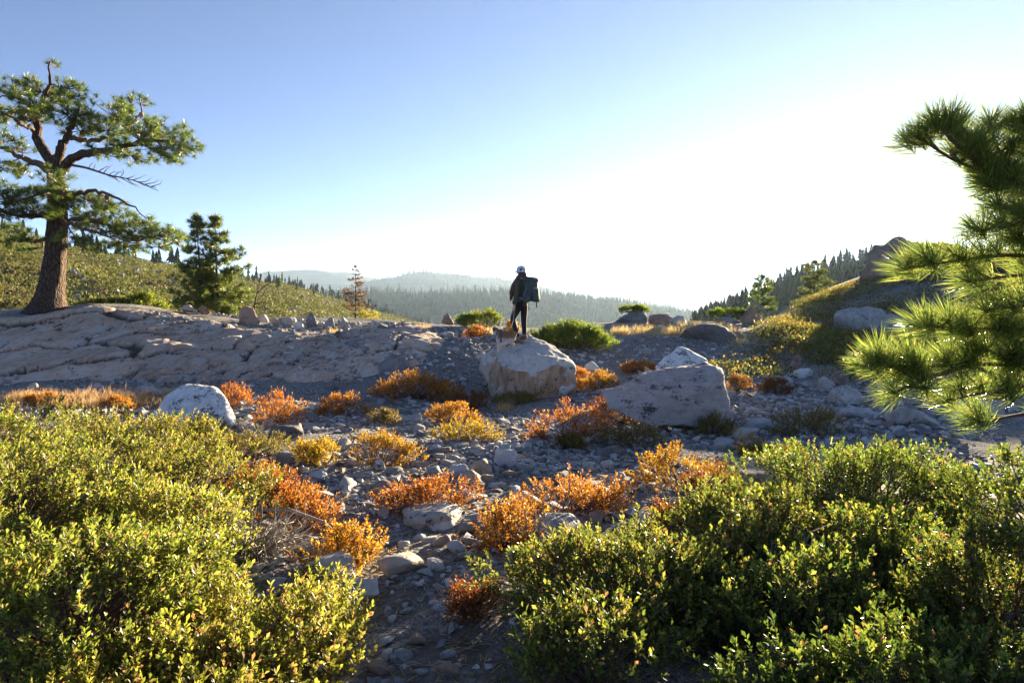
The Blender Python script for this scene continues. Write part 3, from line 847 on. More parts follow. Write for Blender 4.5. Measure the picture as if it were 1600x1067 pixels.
def bedz_v(x, y):
    i = np.clip(((x - bx_[0]) / 0.065).astype(int), 0, len(bx_) - 1); j = np.clip(((y - by_[0]) / 0.065).astype(int), 0, len(by_) - 1)
    on = (x > bx_[0]) & (x < bx_[-1]) & (y > by_[0]) & (y < by_[-1]) & (sd[j, i] > -0.1)
    return np.where(on, np.maximum(BZ[j, i], gz(x, y)), gz(x, y))

# ------------------------------------------------------------------ loose stones
STONE_MESHES = []; FLAT = []
for k in range(14):
    g = np.random.default_rng(300 + k)
    q = g.uniform(-1, 1, (13, 3)); q /= np.maximum(np.abs(q).max(1), 0.7)[:, None]
    q *= np.array([0.5, 0.5 * g.uniform(0.6, 0.95), 0.5 * g.uniform(0.35, 0.75)])
    STONE_MESHES.append([Vector(a) for a in q]); FLAT.append(float(np.ptp(q[:, 2]) / np.ptp(q[:, 0])))
STONE_ME = {}
def stone_me(k, m):
    if (k, m) not in STONE_ME:
        me = rock_mesh('stone', STONE_MESHES[k], 0.34, 0.03, 1, 20.0 + k, 3.0)
        me.materials.append(MAT_ROCK[m]); STONE_ME[(k, m)] = me
    return STONE_ME[(k, m)]

ZONES = [  # photograph polygon, share, where
    ([(480, 690), (760, 690), (1010, 690), (1025, 760), (980, 790), (760, 830), (640, 880), (560, 850), (600, 780), (430, 735)], 150, 'in the rubble between the orange bushes', 1.15),
    ([(1140, 600), (1420, 600), (1420, 690), (1180, 722), (1140, 680)], 50, 'on the bank right of the pink boulder', 1.25),
    ([(380, 640), (700, 640), (650, 690), (400, 690)], 26, 'left of the paired orange bushes', 1.0),
    ([(610, 880), (750, 850), (735, 1060), (590, 1060)], 26, 'on the worn trail in front', 0.55),
    ([(855, 548), (1030, 548), (1020, 600), (890, 600)], 22, 'behind the pink boulder', 1.5),
    ([(385, 501), (680, 507), (745, 530), (560, 528), (400, 518)], 34, 'along the rocky crest', 1.7),
    ([(0, 604), (400, 596), (560, 604), (400, 630), (0, 622)], 22, 'at the foot of the bedrock dome', 1.5),
]
MARKS = [(P(590, 730, 7.2), 'the brightest golden shrub'), (P(495, 728, 7.3), 'the lesser golden shrub'), (P(670, 795, 5.8), 'the grey angular boulder'), (P(880, 830, 5.2), 'the biggest orange shrub'),
         (P(1060, 765, 6.9), 'the yellow shrub'), (P(732, 690, 8.7), 'the paired shrubs'), (P(887, 688, 8.8), 'the orange shrub below the hiker boulder'), (P(990, 700, 8.4), 'the olive shrub'), (P(790, 727, 7.5), 'the largest pale stone'),
         (P(540, 890, 4.4), 'the lowest orange shrub'), (P(740, 970, 3.6), 'the sparse reddish shrub'), (P(655, 1010, 3.3), 'the half sunk brown stone'), (P(830, 620, 15.2), 'the hiker boulder'), (P(1040, 640, 11), 'the pink boulder'),
         (P(1258, 675, 10), 'the olive brown shrub'), (P(1322, 632, 12.5), 'the grey block'), (P(1216, 612, 14.6), 'the blue grey flat stone'), (P(1062, 560, 16), 'the pale triangular boulder'), (P(535, 650, 11.5), 'the pale orange shrub'),
         (P(437, 662, 10.6), 'the orange shrub by the white boulder'), (P(300, 650, 10), 'the white flecked boulder'), (P(100, 625, 13), 'the dry grass'), (P(486, 516, 22.3), 'the dark wedge rock'), (P(698, 508, 25.5), 'the pointed brown rock'),
         (P(556, 500, 27), 'the rusty dying pine'), (P(388, 505, 24), 'the upright reddish rock'), (P(610, 575, 16.6), 'the dark rounded boulder'), (P(650, 620, 14.5), 'the wide orange red shrub'), (P(450, 690, 9), 'the dark broad stone')]
def where_is(x, y):
    d = [math.hypot((x - m.x), (y - m.y)) for m, _ in MARKS]; i = int(np.argmin(d)); m, nm = MARKS[i]
    dx, dy = x - m.x, y - m.y
    side = ('right of' if dx > 0 else 'left of') if abs(dx) > abs(dy) else ('behind' if dy > 0 else 'in front of')
    return f'{side} {nm}'
USED = {'dark flat stone right of the grey angular boulder': 1}
COLNAME = {'blue': 'blue grey', 'grey': 'grey', 'pale': 'pale', 'tan': 'tan', 'dark': 'dark', 'rust': 'rusty'}
def clear_of(x, y, pad=0.0):
    return all((x - a) ** 2 + (y - b) ** 2 > (r + pad) ** 2 for a, b, r in BOULDER_FOOT)
for zi, (pp, n, where, sz) in enumerate(ZONES):
    pa = np.array(pp, float)
    W = np.array([tuple(hit(a, b))[:2] for a, b in pp])
    lo, hi = W.min(0), W.max(0)
    done, tries = 0, 0
    while done < n and tries < 6000:
        tries += 1
        x, y = RNG.uniform(lo[0], hi[0]), RNG.uniform(lo[1], hi[1])
        z = float(gz(x, y)); u_, v_ = proj(x, y, z)
        if not inside(pa, np.array(u_), np.array(v_)): continue
        s = float(np.clip(RNG.lognormal(math.log(0.125 * sz), 0.38), 0.07 * sz, 0.34 * sz))
        if not clear_of(x, y, s * 0.3): continue
        m = RNG.choice(['blue', 'grey', 'pale', 'tan', 'dark', 'rust'], p=[0.34, 0.27, 0.13, 0.12, 0.10, 0.04])
        si = int(RNG.integers(14))
        o = link('stone', stone_me(si, m))
        o.location = (x, y, bedz(x, y) + s * 0.10)
        o.rotation_euler = (RNG.uniform(-.25, .25), RNG.uniform(-.25, .25), RNG.uniform(0, 6.28))
        zs = RNG.uniform(0.75, 1.25); o.scale = (s, s, s * zs)
        form = ('small ' if s < 0.1 * sz else 'large ' if s > 0.17 * sz else '') + ('flat' if FLAT[si] * zs < 0.5 else 'blocky')
        lab_ = f'{COLNAME[m]} {form} stone {where_is(x, y)}'
        USED[lab_] = USED.get(lab_, 0) + 1
        if USED[lab_] > 1: lab_ = f'{COLNAME[m]} {form} stone ' + (['', '', 'a pace farther ', 'well ', 'far '][min(USED[lab_], 4)]) + where_is(x, y)
        tag(o, lab_, 'stone', f'loose stones {where}')
        BOULDER_FOOT.append((x, y, s * 0.36))
        done += 1

def chip_mat():
    m, nt, out = new_mat('loose_chips')
    geo = nd(nt, 'ShaderNodeNewGeometry')
    c = ramp(nt, geo.outputs['Random Per Island'], [(0.0, (0.14, 0.138, 0.136)), (0.25, (0.25, 0.25, 0.25)), (0.55, (0.36, 0.355, 0.345)), (0.75, (0.48, 0.465, 0.44)), (0.86, (0.36, 0.29, 0.235)), (1.0, (0.22, 0.155, 0.12))])
    n = noise_n(nt, geo.outputs['Position'], 60, 4, 0.7)
    c = mixc(nt, 0.5, c, ramp(nt, n, [(0.3, (0.25, 0.25, 0.25)), (0.7, (1, 1, 1))]), 'MULTIPLY')
    hs = nd(nt, 'ShaderNodeHueSaturation', {'Color': c, 'Value': 1.35})
    b = nd(nt, 'ShaderNodeBsdfPrincipled', {'Base Color': hs.outputs[0], 'Roughness': 0.88, 'Specular IOR Level': 0.25})
    nt.links.new(b.outputs[0], out.inputs[0])
    return m
MAT_CHIPS = chip_mat()
def chip_templates():
    T = []
    for k in range(5):
        g = np.random.default_rng(500 + k)
        bm = bmesh.new()
        q = g.uniform(-1, 1, (10, 3)); q /= np.maximum(np.abs(q).max(1), 0.75)[:, None]
        for a in q: bm.verts.new((a[0] * .5, a[1] * .38, a[2] * .24))
        bmesh.ops.convex_hull(bm, input=bm.verts)
        for v in [v for v in bm.verts if not v.link_faces]: bm.verts.remove(v)
        bmesh.ops.triangulate(bm, faces=bm.faces[:])
        bm.verts.index_update()
        T.append((np.array([v.co for v in bm.verts]), np.array([[v.index for v in f.verts] for f in bm.faces])))
        bm.free()
    return T
CHIPS = chip_templates()
def scatter_chips(name, n, box, smin, smax, label, dens, accept=None):
    Vs, Fs, nn = [], [], 0
    for TV, TF in CHIPS:
        x = RNG.uniform(box[0], box[1], n // 5); y = RNG.uniform(box[2], box[3], n // 5)
        w = dens(x, y)
        k = RNG.random(len(x)) < w
        x, y = x[k], y[k]
        s = smin * (smax / smin) ** (RNG.random(len(x)) ** 2.0)
        z = bedz_v(x, y) + s * 0.07
        a = RNG.uniform(0, 6.28, len(x))
        d = np.stack([np.cos(a), np.sin(a), RNG.uniform(-.2, .2, len(x))], -1)
        roll = np.stack([RNG.normal(0, .2, len(x)), RNG.normal(0, .2, len(x)), np.ones(len(x))], -1)
        B = basis(d, roll)
        V, F = replicate(TV, TF, np.stack([x, y, z], -1), B, np.stack([s, s, s * RNG.uniform(.7, 1.4, len(x))], -1))
        Vs.append(V); Fs.append(F + nn); nn += len(V)
    o = link(name, mesh_np(name, np.concatenate(Vs), np.concatenate(Fs)), MAT_CHIPS)
    tag(o, label, 'gravel', kind='stuff')
def dens_near(x, y):
    u, v = proj(x, y, gz(x, y))
    on = smooth(0.25, -0.25, fbm(x * .5, y * .5, 12., 3) * 0.6 + np.where((v > 600) & (v < 690) & (u > 560) & (u < 840), 0.25, -0.1))
    bush = ((x < -1.3 - 0.35 * (y - 3)) & (y < 7)) | ((x > 0.2 + 0.15 * (y - 3)) & (y < 4.4)) | ((x > 1.6) & (y < 5.6))
    return (0.15 + 0.85 * on) * ((u > -100) & (u < 1700)) * ~bush
scatter_chips('rubble', 15000, (-5, 6.5, 3.4, 13.5), 0.05, 0.19, 'small angular stones strewn over the ground', dens_near)
scatter_chips('gravel', 23000, (-2.6, 4, 2.6, 9.5), 0.018, 0.075, 'fine gravel between the stones', dens_near)
scatter_chips('gravel', 13000, (-11, 8, 10.5, 25), 0.05, 0.26, 'broken stones strewn up to the crest', lambda x, y: 0.8 * (fbm(x * .4, y * .4, 3.0, 3) > -0.15))

# ------------------------------------------------------------------ shrubs
LEAF_V = np.array([(0, 0, 0), (0.62, 0.25, 0.06), (1, 0, 0.01), (0.62, -0.25, 0.06)]); LEAF_F = np.array([(0, 3, 2), (0, 2, 1)])
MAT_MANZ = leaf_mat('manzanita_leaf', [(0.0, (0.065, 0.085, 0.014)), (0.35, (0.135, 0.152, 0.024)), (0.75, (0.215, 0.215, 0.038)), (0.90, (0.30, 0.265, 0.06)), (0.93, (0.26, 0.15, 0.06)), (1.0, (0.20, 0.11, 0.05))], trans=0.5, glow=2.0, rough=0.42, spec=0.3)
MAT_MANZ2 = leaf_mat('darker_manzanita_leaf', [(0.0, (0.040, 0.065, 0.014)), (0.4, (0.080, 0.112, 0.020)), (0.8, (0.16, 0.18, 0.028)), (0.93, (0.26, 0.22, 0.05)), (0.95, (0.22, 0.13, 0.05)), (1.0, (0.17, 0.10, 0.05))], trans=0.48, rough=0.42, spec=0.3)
MAT_ORANGE = leaf_mat('orange_leaf', [(0.0, (0.14, 0.045, 0.014)), (0.35, (0.27, 0.100, 0.020)), (0.7, (0.39, 0.180, 0.030)), (1.0, (0.45, 0.29, 0.06))], trans=0.5, spec=0.2, glow=1.65)
MAT_GOLD = leaf_mat('golden_leaf', [(0.0, (0.20, 0.085, 0.014)), (0.4, (0.34, 0.180, 0.020)), (0.8, (0.44, 0.285, 0.030)), (1.0, (0.28, 0.27, 0.04))], trans=0.5, spec=0.2, glow=1.5)
MAT_RUSSET = leaf_mat('russet_leaf', [(0.0, (0.12, 0.045, 0.018)), (0.5, (0.24, 0.095, 0.03)), (1.0, (0.33, 0.17, 0.05))], trans=0.45, spec=0.2, glow=1.2)
MAT_OLIVE = leaf_mat('olive_leaf', [(0.0, (0.09, 0.075, 0.022)), (0.5, (0.19, 0.15, 0.035)), (1.0, (0.28, 0.19, 0.05))], trans=0.45, spec=0.2, glow=1.2)
MAT_VIVID = leaf_mat('bright_green_leaf', [(0.0, (0.05, 0.085, 0.012)), (0.5, (0.11, 0.15, 0.018)), (1.0, (0.21, 0.22, 0.03))], trans=0.5, spec=0.25)
MAT_TWIG = plain_mat('shrub_twig', (0.13, 0.075, 0.05), 0.8, 0.4, 30)
MAT_GREYTWIG = plain_mat('dead_grey_twig', (0.30, 0.265, 0.235), 0.85, 0.3, 30)
MAT_STRAW = leaf_mat('dry_grass', [(0.0, (0.30, 0.20, 0.08)), (0.6, (0.48, 0.34, 0.15)), (1.0, (0.55, 0.42, 0.22))], trans=0.45, spec=0.1)

def shrub(name, label, cat, x, y, rx, ry, h, mat, n_clump, per_clump, leaves, leaf_len, clump_r, sprig_len, group=None, twig=MAT_TWIG, upright=0.7, z=None, twig_r=0.006, wide=1.0, leaders=0.03, thin=1.0):
    """low shrub: woody stems fan out from the root, each ends in a clump of leafy sprigs"""
    z0 = float(gz(x, y)) if z is None else z
    root = empty(name, (x, y, z0), label, cat, group)
    g = RNG
    # clump centres over an uneven dome
    a = g.uniform(0, 2 * math.pi, n_clump)
    cz = g.uniform(0.02, 1.0, n_clump) ** 0.75
    rr = np.sqrt(np.clip(1 - cz ** 2, 0, 1))
    lump = 1 + 0.22 * fbm(np.cos(a) * 1.7 + x * 3, np.sin(a) * 1.7 + y * 3, cz * 2, 2)
    dep = 1 - 0.28 * g.random(n_clump) ** 2
    lead = g.random(n_clump) < leaders          # leaders that stand out of the mound
    dep = np.where(lead, g.uniform(1.06, 1.2, n_clump), dep)
    C = np.stack([rx * rr * np.cos(a) * lump * dep, ry * rr * np.sin(a) * lump * dep, h * cz * lump * dep], -1)
    if z is None:
        C[:, 2] += gz(x + C[:, 0], y + C[:, 1]) - z0
    C[:, 2] = np.maximum(C[:, 2], 0.04 if z is None else -0.4)
    out = C / np.array([rx, ry, h]); out[:, 2] *= 0.8
    out /= np.linalg.norm(out, axis=1)[:, None] + 1e-6
    # sprigs
    k = per_clump
    n = n_clump * k
    ci = np.repeat(np.arange(n_clump), k)
    off = g.normal(size=(n, 3)); off /= np.linalg.norm(off, axis=1)[:, None]
    off = off * (g.random(n) ** 0.45)[:, None] * clump_r * (g.uniform(0.6, 1.35, n_clump) * np.where(lead, 0.62, 1.0))[ci][:, None]
    off[:, 2] *= 0.75
    S = C[ci] + off
    ax = out[ci] * 0.55 + off / clump_r * 0.55 + np.array([0, 0, upright]) + g.normal(0, 0.22, (n, 3))
    ax /= np.linalg.norm(ax, axis=1)[:, None]
    if z is None:
        gl = gz(x + S[:, 0], y + S[:, 1]) - z0 + 0.015
        S[:, 2] = np.maximum(S[:, 2], gl)
    # leaves along each sprig
    m = leaves
    si = np.repeat(np.arange(n), m); lj = np.tile(np.arange(m), n)
    t = (lj + g.random(n * m) * 0.7) / m
    A = ax[si]
    Bf = basis(ax); ang = lj * 2.4 + g.uniform(0, 6.28, n)[si]
    rad = np.cos(ang)[:, None] * Bf[si][:, 1] + np.sin(ang)[:, None] * Bf[si][:, 2]
    phi = np.radians(68 - 42 * t + g.normal(0, 12, n * m))
    D = A * np.cos(phi)[:, None] + rad * np.sin(phi)[:, None]
    pos = S[si] + A * (t * sprig_len * g.uniform(0.7, 1.2, n)[si])[:, None]
    ll = leaf_len * (0.45 + 0.95 * g.random(n * m) ** 0.8) * (1 - 0.25 * (lj == 0))
    Bl = basis(D, A + g.normal(0, 0.25, A.shape))
    if thin < 1:
        kp = g.random(len(pos)) < thin; pos, Bl, ll = pos[kp], Bl[kp], ll[kp]
    V, F = replicate(LEAF_V, LEAF_F, pos, Bl, np.stack([ll, ll * wide, ll], -1))
    fo = link('foliage', mesh_np('foliage', V, F), mat, root); fo['kind'] = 'stuff'
    # woody stems
    mb = MB()
    rt = g.normal(0, 0.10, (n_clump, 3)) * np.array([rx, ry, 0])
    rt[:, 2] = (gz(x + rt[:, 0], y + rt[:, 1]) - z0 - 0.03) if z is None else -0.05
    for i in range(n_clump):
        p0, p3 = rt[i], C[i]
        p1 = p0 * 0.65 + p3 * 0.35 + np.array([0, 0, -0.05 * h]) + g.normal(0, 0.04 * rx, 3)
        p2 = p0 * 0.3 + p3 * 0.7 + g.normal(0, 0.04 * rx, 3)
        mb.tube([p0, p1, p2, p3], np.array([1.7, 1.3, 0.9, 0.45]) * twig_r, 4, cap=False)
    # sprig stalks as thin blades
    q0 = C[ci] * 0.5 + S * 0.5; q1 = S + ax * sprig_len
    side = np.cross(ax, g.normal(size=ax.shape)); side /= np.linalg.norm(side, axis=1)[:, None]
    w = twig_r * 0.35
    TVs = np.stack([C[ci] - side * w, C[ci] + side * w, S + side * w, q1, S - side * w], 1).reshape(-1, 3)
    b = np.arange(n)[:, None] * 5
    TFs = np.concatenate([b + np.array([[0, 1, 2]]), b + np.array([[4, 2, 3]])])
    mb.add(TVs, TFs)
    st = mb.build('stems', twig, root)
    st['kind'] = 'stuff'
    return root

def manz(label, x, y, rx, ry, h, nc, mat=MAT_MANZ, per=18, lv=12, ll=0.026, name='manzanita_bush', thin=1.0):
    shrub(name, label, 'bush', x, y, rx - 0.06, ry - 0.06, max(0.14, h - 0.17), mat, nc, per, lv, ll, 0.135, 0.085, 'manzanita bushes in the foreground', thin=thin, leaders=0.11)

G = 'green foreground manzanita '
manz('green manzanita mound at the far left edge, behind the others', -5.3, 7.1, 1.5, 1.0, 0.78, 95, per=13, ll=0.030)
manz('green manzanita mound just left of the white flecked boulder', -3.75, 6.5, 1.2, 0.9, 0.66, 110, per=13, ll=0.030)
manz('tallest manzanita mound in the middle of the left mass', -4.3, 5.3, 1.4, 1.0, 0.86, 110, per=15)
manz('manzanita mound reaching the upper orange strip on the left', -2.75, 5.3, 0.95, 0.9, 0.62, 100, per=15)
manz('bright manzanita mound at the left edge in front', -3.2, 4.15, 1.2, 1.0, 0.82, 125)
manz('manzanita mound behind the grey dead twigs', -2.25, 4.2, 0.62, 0.6, 0.56, 70)
manz('large manzanita mound filling the lower left corner', -2.1, 3.15, 0.95, 0.75, 0.66, 130)
manz('low manzanita mound spreading to the trail at the bottom', -1.2, 3.05, 0.62, 0.55, 0.38, 80)
manz('lowest manzanita clump at the bottom edge on the left', -1.45, 2.35, 0.6, 0.4, 0.36, 60)
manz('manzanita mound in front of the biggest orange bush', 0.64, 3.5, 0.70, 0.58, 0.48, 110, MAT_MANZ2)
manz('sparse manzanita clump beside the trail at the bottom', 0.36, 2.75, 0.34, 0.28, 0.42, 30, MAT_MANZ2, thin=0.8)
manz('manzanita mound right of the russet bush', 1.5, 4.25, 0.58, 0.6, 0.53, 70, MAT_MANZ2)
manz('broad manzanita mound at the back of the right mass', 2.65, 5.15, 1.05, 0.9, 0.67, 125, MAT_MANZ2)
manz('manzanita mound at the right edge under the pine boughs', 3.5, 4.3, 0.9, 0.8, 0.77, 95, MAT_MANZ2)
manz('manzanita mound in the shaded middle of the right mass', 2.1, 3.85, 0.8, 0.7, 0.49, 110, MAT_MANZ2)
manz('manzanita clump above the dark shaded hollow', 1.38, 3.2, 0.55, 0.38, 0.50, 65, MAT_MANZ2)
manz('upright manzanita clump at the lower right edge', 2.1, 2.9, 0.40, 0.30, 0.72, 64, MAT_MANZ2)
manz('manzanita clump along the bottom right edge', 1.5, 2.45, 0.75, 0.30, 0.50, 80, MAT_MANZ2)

def small(label, px, py, wpx, hpx, mat, name='dwarf_shrub', dens=1.0, ll=0.020, group='autumn dwarf shrubs', ymax=60, thin=1.0):
    """a low autumn shrub whose foot is seen at pixel (px, py)"""
    p = hit(px, py, ymax)
    s = p.y / FX
    wpx *= 1.14; hpx *= 1.02
    rx = wpx * s * 0.5; h = hpx * s * 0.92; ry = max(rx * 0.7, h * 0.6)
    yc = p.y + ry * 0.55
    xc = p.x * yc / p.y
    area = rx * ry
    nc = int(np.clip(20 + 120 * area * dens, 14, 130))
    ll = ll * (1 + max(0, p.y - 8) * 0.045)
    shrub(name, label, 'shrub', xc, yc, rx * 0.93, ry, h * 0.76, mat, nc, 15, 11, ll * 0.98, 0.07 + 0.10 * rx, 0.07, group, upright=0.85, twig_r=0.004, wide=1.1, thin=thin)
    BOULDER_FOOT.append((xc, yc, rx * 0.5))

small('wide orange red shrub left of the hiker boulder', 650, 627, 137, 50, MAT_ORANGE)
small('russet shrub between the wide orange shrub and the paired shrubs', 735, 645, 62, 36, MAT_RUSSET)
small('upper orange shrub of the pair in the middle', 705, 664, 80, 34, MAT_ORANGE)
small('lower golden shrub of the pair in the middle', 732, 692, 84, 32, MAT_GOLD)
small('orange shrub below the hiker boulder', 887, 690, 104, 62, MAT_ORANGE)
small('dull russet shrub along the foot of the pink boulder', 985, 664, 130, 54, MAT_RUSSET)
small('olive shrub in front of the pink boulder', 990, 700, 86, 40, MAT_OLIVE)
small('brightest golden shrub left of centre', 592, 732, 104, 56, MAT_GOLD)
small('golden shrub left of the brightest golden one', 495, 730, 72, 40, MAT_GOLD)
small('low olive gold shrub in front of the white flecked boulder', 385, 722, 150, 42, MAT_OLIVE)
small('orange shrub right of the white flecked boulder', 437, 664, 74, 56, MAT_ORANGE)
small('orange shrub touching the white flecked boulder', 362, 640, 56, 42, MAT_ORANGE)
small('pale orange shrub midway between the white boulder and the wide orange shrub', 537, 652, 76, 40, MAT_ORANGE)
small('tiny brown shrub left of the paired shrubs', 597, 664, 42, 24, MAT_OLIVE)
small('orange shrub behind the grey angular boulder', 670, 800, 136, 50, MAT_ORANGE)
small('left half of the biggest orange shrub, russet at its foot', 795, 862, 100, 88, MAT_ORANGE)
small('right half of the biggest orange shrub, lit along its top', 890, 806, 160, 62, MAT_ORANGE)
small('yellow shrub behind the flat tan slab', 1062, 768, 116, 80, MAT_GOLD)
small('russet shrub in front of the yellow shrub', 1100, 800, 84, 72, MAT_RUSSET)
small('sparse orange shrub among grey twigs', 1052, 832, 62, 38, MAT_ORANGE, dens=0.3, thin=0.5)
small('orange shrub pressed against the hiker boulder on the right', 906, 608, 34, 40, MAT_ORANGE)
small('orange shrub between the two big boulders', 938, 612, 54, 36, MAT_ORANGE)
small('thin orange line of shrub behind the pink boulder', 1000, 582, 50, 14, MAT_ORANGE)
small('russet shrub behind the right end of the pink boulder', 1152, 612, 36, 28, MAT_RUSSET)
small('russet shrub beside the blue grey flat stone', 1216, 616, 50, 26, MAT_RUSSET)
small('olive brown shrub on the bank below the pine boughs', 1258, 680, 104, 42, MAT_OLIVE)
small('upper orange strip along the left manzanita', 412, 795, 120, 74, MAT_ORANGE)
small('middle orange strip along the left manzanita', 470, 838, 100, 66, MAT_ORANGE)
small('lowest orange shrub beside the trail', 540, 896, 112, 62, MAT_ORANGE)
small('orange tinged shrub at the corner of the right manzanita', 1232, 742, 56, 44, MAT_GOLD)
small('sparse reddish shrub at the right side of the trail', 740, 975, 42, 50, MAT_RUSSET, dens=0.4, thin=0.6)
small('small orange tuft at the left end of the dry grass', 66, 634, 36, 18, MAT_ORANGE)
small('small orange tuft in the middle of the dry grass', 185, 640, 46, 18, MAT_ORANGE)
small('olive shrub under the edge of the hiker boulder', 805, 634, 60, 16, MAT_OLIVE)
small('olive shrub at the lower edge of the pink boulder', 1110, 682, 70, 26, MAT_OLIVE)
small('olive shrub before the white flecked boulder', 320, 682, 70, 28, MAT_OLIVE)
small('olive tuft below the olive brown shrub', 1180, 716, 40, 18, MAT_OLIVE)
small('dark low shrub left of the yellow shrub', 900, 704, 50, 16, MAT_OLIVE)
small('yellow green shrub beside the hiker legs', 800, 522, 18, 24, MAT_GOLD, name='low_bush', ymax=26)
small('dry orange tuft left of the dog', 745, 528, 30, 18, MAT_ORANGE, ymax=24)

def green(label, px, py, wpx, hpx, mat, Y, nc, ll=0.05, cat='bush', z=None, group='green bushes on the crest'):
    s = Y / FX
    b = P(px, py, Y)
    rx = wpx * s * 0.5; h = hpx * s
    shrub('low_bush', label, cat, b.x, Y, rx, max(rx * 0.6, h * 0.6), h * 0.9, mat, nc, 14, 10, ll, 0.16 * (0.5 + h), 0.13, group, z=float(gz(b.x, Y)) - 0.02 if z is None else z, twig_r=0.008)
green('vivid green bush on the crest right of the hiker', 888, 545, 122, 38, MAT_VIVID, 20.3, 170, 0.05)
green('small dark green bush on the skyline left of the dog', 757, 506, 60, 23, MAT_VIVID, 24.5, 40, 0.05)
green('tiny bright bush right below the skyline left of the dog', 728, 506, 26, 18, MAT_VIVID, 24.2, 20, 0.05)
green('green cushion growing on the dark flat topped rock', 990, 493, 44, 7, MAT_VIVID, CUSHION_AT[1], 34, 0.05, z=CUSHION_AT[2] - 0.06)
green('low green growth over the pale hump on the right skyline', 1140, 500, 66, 9, MAT_VIVID, GROWTH_AT[1], 40, 0.06, z=GROWTH_AT[2] - 0.12)
green('dark green low bush behind the bedrock dome', 165, 480, 90, 15, MAT_MANZ2, 24, 50, 0.06)
green('green low bush right of the dark one behind the dome', 225, 484, 70, 22, MAT_VIVID, 24.5, 44, 0.06)

# shrub cover on the right-hand slope
def cover(name, pts, label, mat, lump=0.5, n_per=58, ll=0.068, zf=None):
    """a thicket of leaves over many low hummocks"""
    V, F, nn = [], [], 0
    P_, A_ = [], []
    for (x, y, z, r, h) in pts:
        n = int(n_per * min(2.2, (r / 0.6) ** 2) * 1.3)
        a = RNG.uniform(0, 6.28, n); cz = RNG.uniform(0, 1, n) ** 0.8; rr = np.sqrt(1 - cz ** 2)
        l = 1 + 0.3 * fbm(np.cos(a) * 2 + x, np.sin(a) * 2 + y, cz * 2.0, 2)
        d = np.stack([rr * np.cos(a), rr * np.sin(a), cz], -1)
        P_.append(np.array([x, y, z]) + d * np.array([r, r, h]) * (l * RNG.uniform(0.8, 1.05, n))[:, None]); A_.append(d + np.array([0, 0, .8]) + RNG.normal(0, .6, d.shape))
    pos = np.concatenate(P_); ax = np.concatenate(A_)
    ll_ = ll * RNG.uniform(0.6, 1.3, len(pos))
    V, F = replicate(LEAF_V, LEAF_F, pos, basis(ax), np.stack([ll_, ll_ * 1.3, ll_], -1))
    o = link(name, mesh_np(name, V, F), mat)
    tag(o, label, 'scrub', kind='stuff')
zone = np.array([(1105, 598), (1150, 545), (1215, 508), (1245, 488), (1300, 460), (1360, 440), (1460, 420), (1620, 400), (1700, 520), (1560, 600), (1420, 600), (1330, 598), (1265, 572), (1190, 598)], float)
pts = []
for _ in range(14000):
    x, y = RNG.uniform(3.5, 34), RNG.uniform(14.5, 43)
    z = float(gz(x, y)); u_, v_ = proj(x, y, z)
    if inside(zone, np.array(u_), np.array(v_)) and clear_of(x, y, -0.1):
        f_ = float(fbm(np.array([x * .33]), np.array([y * .33]), 4.0, 3)[0])
        if f_ < -0.75: continue
        k_ = RNG.uniform(0.5, 1.0) + max(0, f_) * 0.35
        pts.append((x, y, z - 0.05, 0.62 * k_, 0.28 * k_ + max(0, f_) * 0.08))
    if len(pts) > 1500: break
MAT_COVER = leaf_mat('slope_scrub_leaf', [(0.0, (0.06, 0.06, 0.018)), (0.5, (0.12, 0.125, 0.03)), (0.85, (0.20, 0.17, 0.045)), (1.0, (0.26, 0.14, 0.05))], patch=(0.17, 0.10, 0.04), patch_scale=0.55, trans=0.45, spec=0.15)
cover('slope_scrub', pts, 'low brown green scrub covering the slope under the crag', MAT_COVER)
# scrub on the hillside to the left
pts = []
u_ = RNG.uniform(0.12, 1.0, 6900); v_ = RNG.uniform(0.10, 1.0, 6900)
pp = hill_l.at(u_, v_)
V = []
MAT_HILLSCRUB = leaf_mat('hillside_scrub_leaf', [(0.0, (0.05, 0.066, 0.016)), (0.5, (0.095, 0.11, 0.025)), (1.0, (0.15, 0.145, 0.04))], trans=0.35, spec=0.05, glow=1.3, patch=(0.10, 0.085, 0.035), patch_scale=0.05)
n = len(pp); per = 22
ci = np.repeat(np.arange(n), per)
a = RNG.uniform(0, 6.28, n * per); cz = RNG.uniform(0, 1, n * per); rr = np.sqrt(1 - cz ** 2)
d = np.stack([rr * np.cos(a), rr * np.sin(a), cz], -1)
r = RNG.uniform(0.7, 2.0, n)
pos = pp[ci] + d * (r[ci] * RNG.uniform(.7, 1.1, n * per))[:, None] * np.array([1.2, 1.2, 0.62])
ll_ = 0.25 * r[ci] * RNG.uniform(.7, 1.3, n * per)
V, F = replicate(LEAF_V, LEAF_F, pos, basis(d + np.array([0, 0, .5]) + RNG.normal(0, .5, d.shape)), np.stack([ll_, ll_ * 1.6, ll_], -1))
tag(link('hillside_scrub', mesh_np('hillside_scrub', V, F), MAT_HILLSCRUB), 'sunlit green scrub covering the left hillside', 'scrub', kind='stuff')
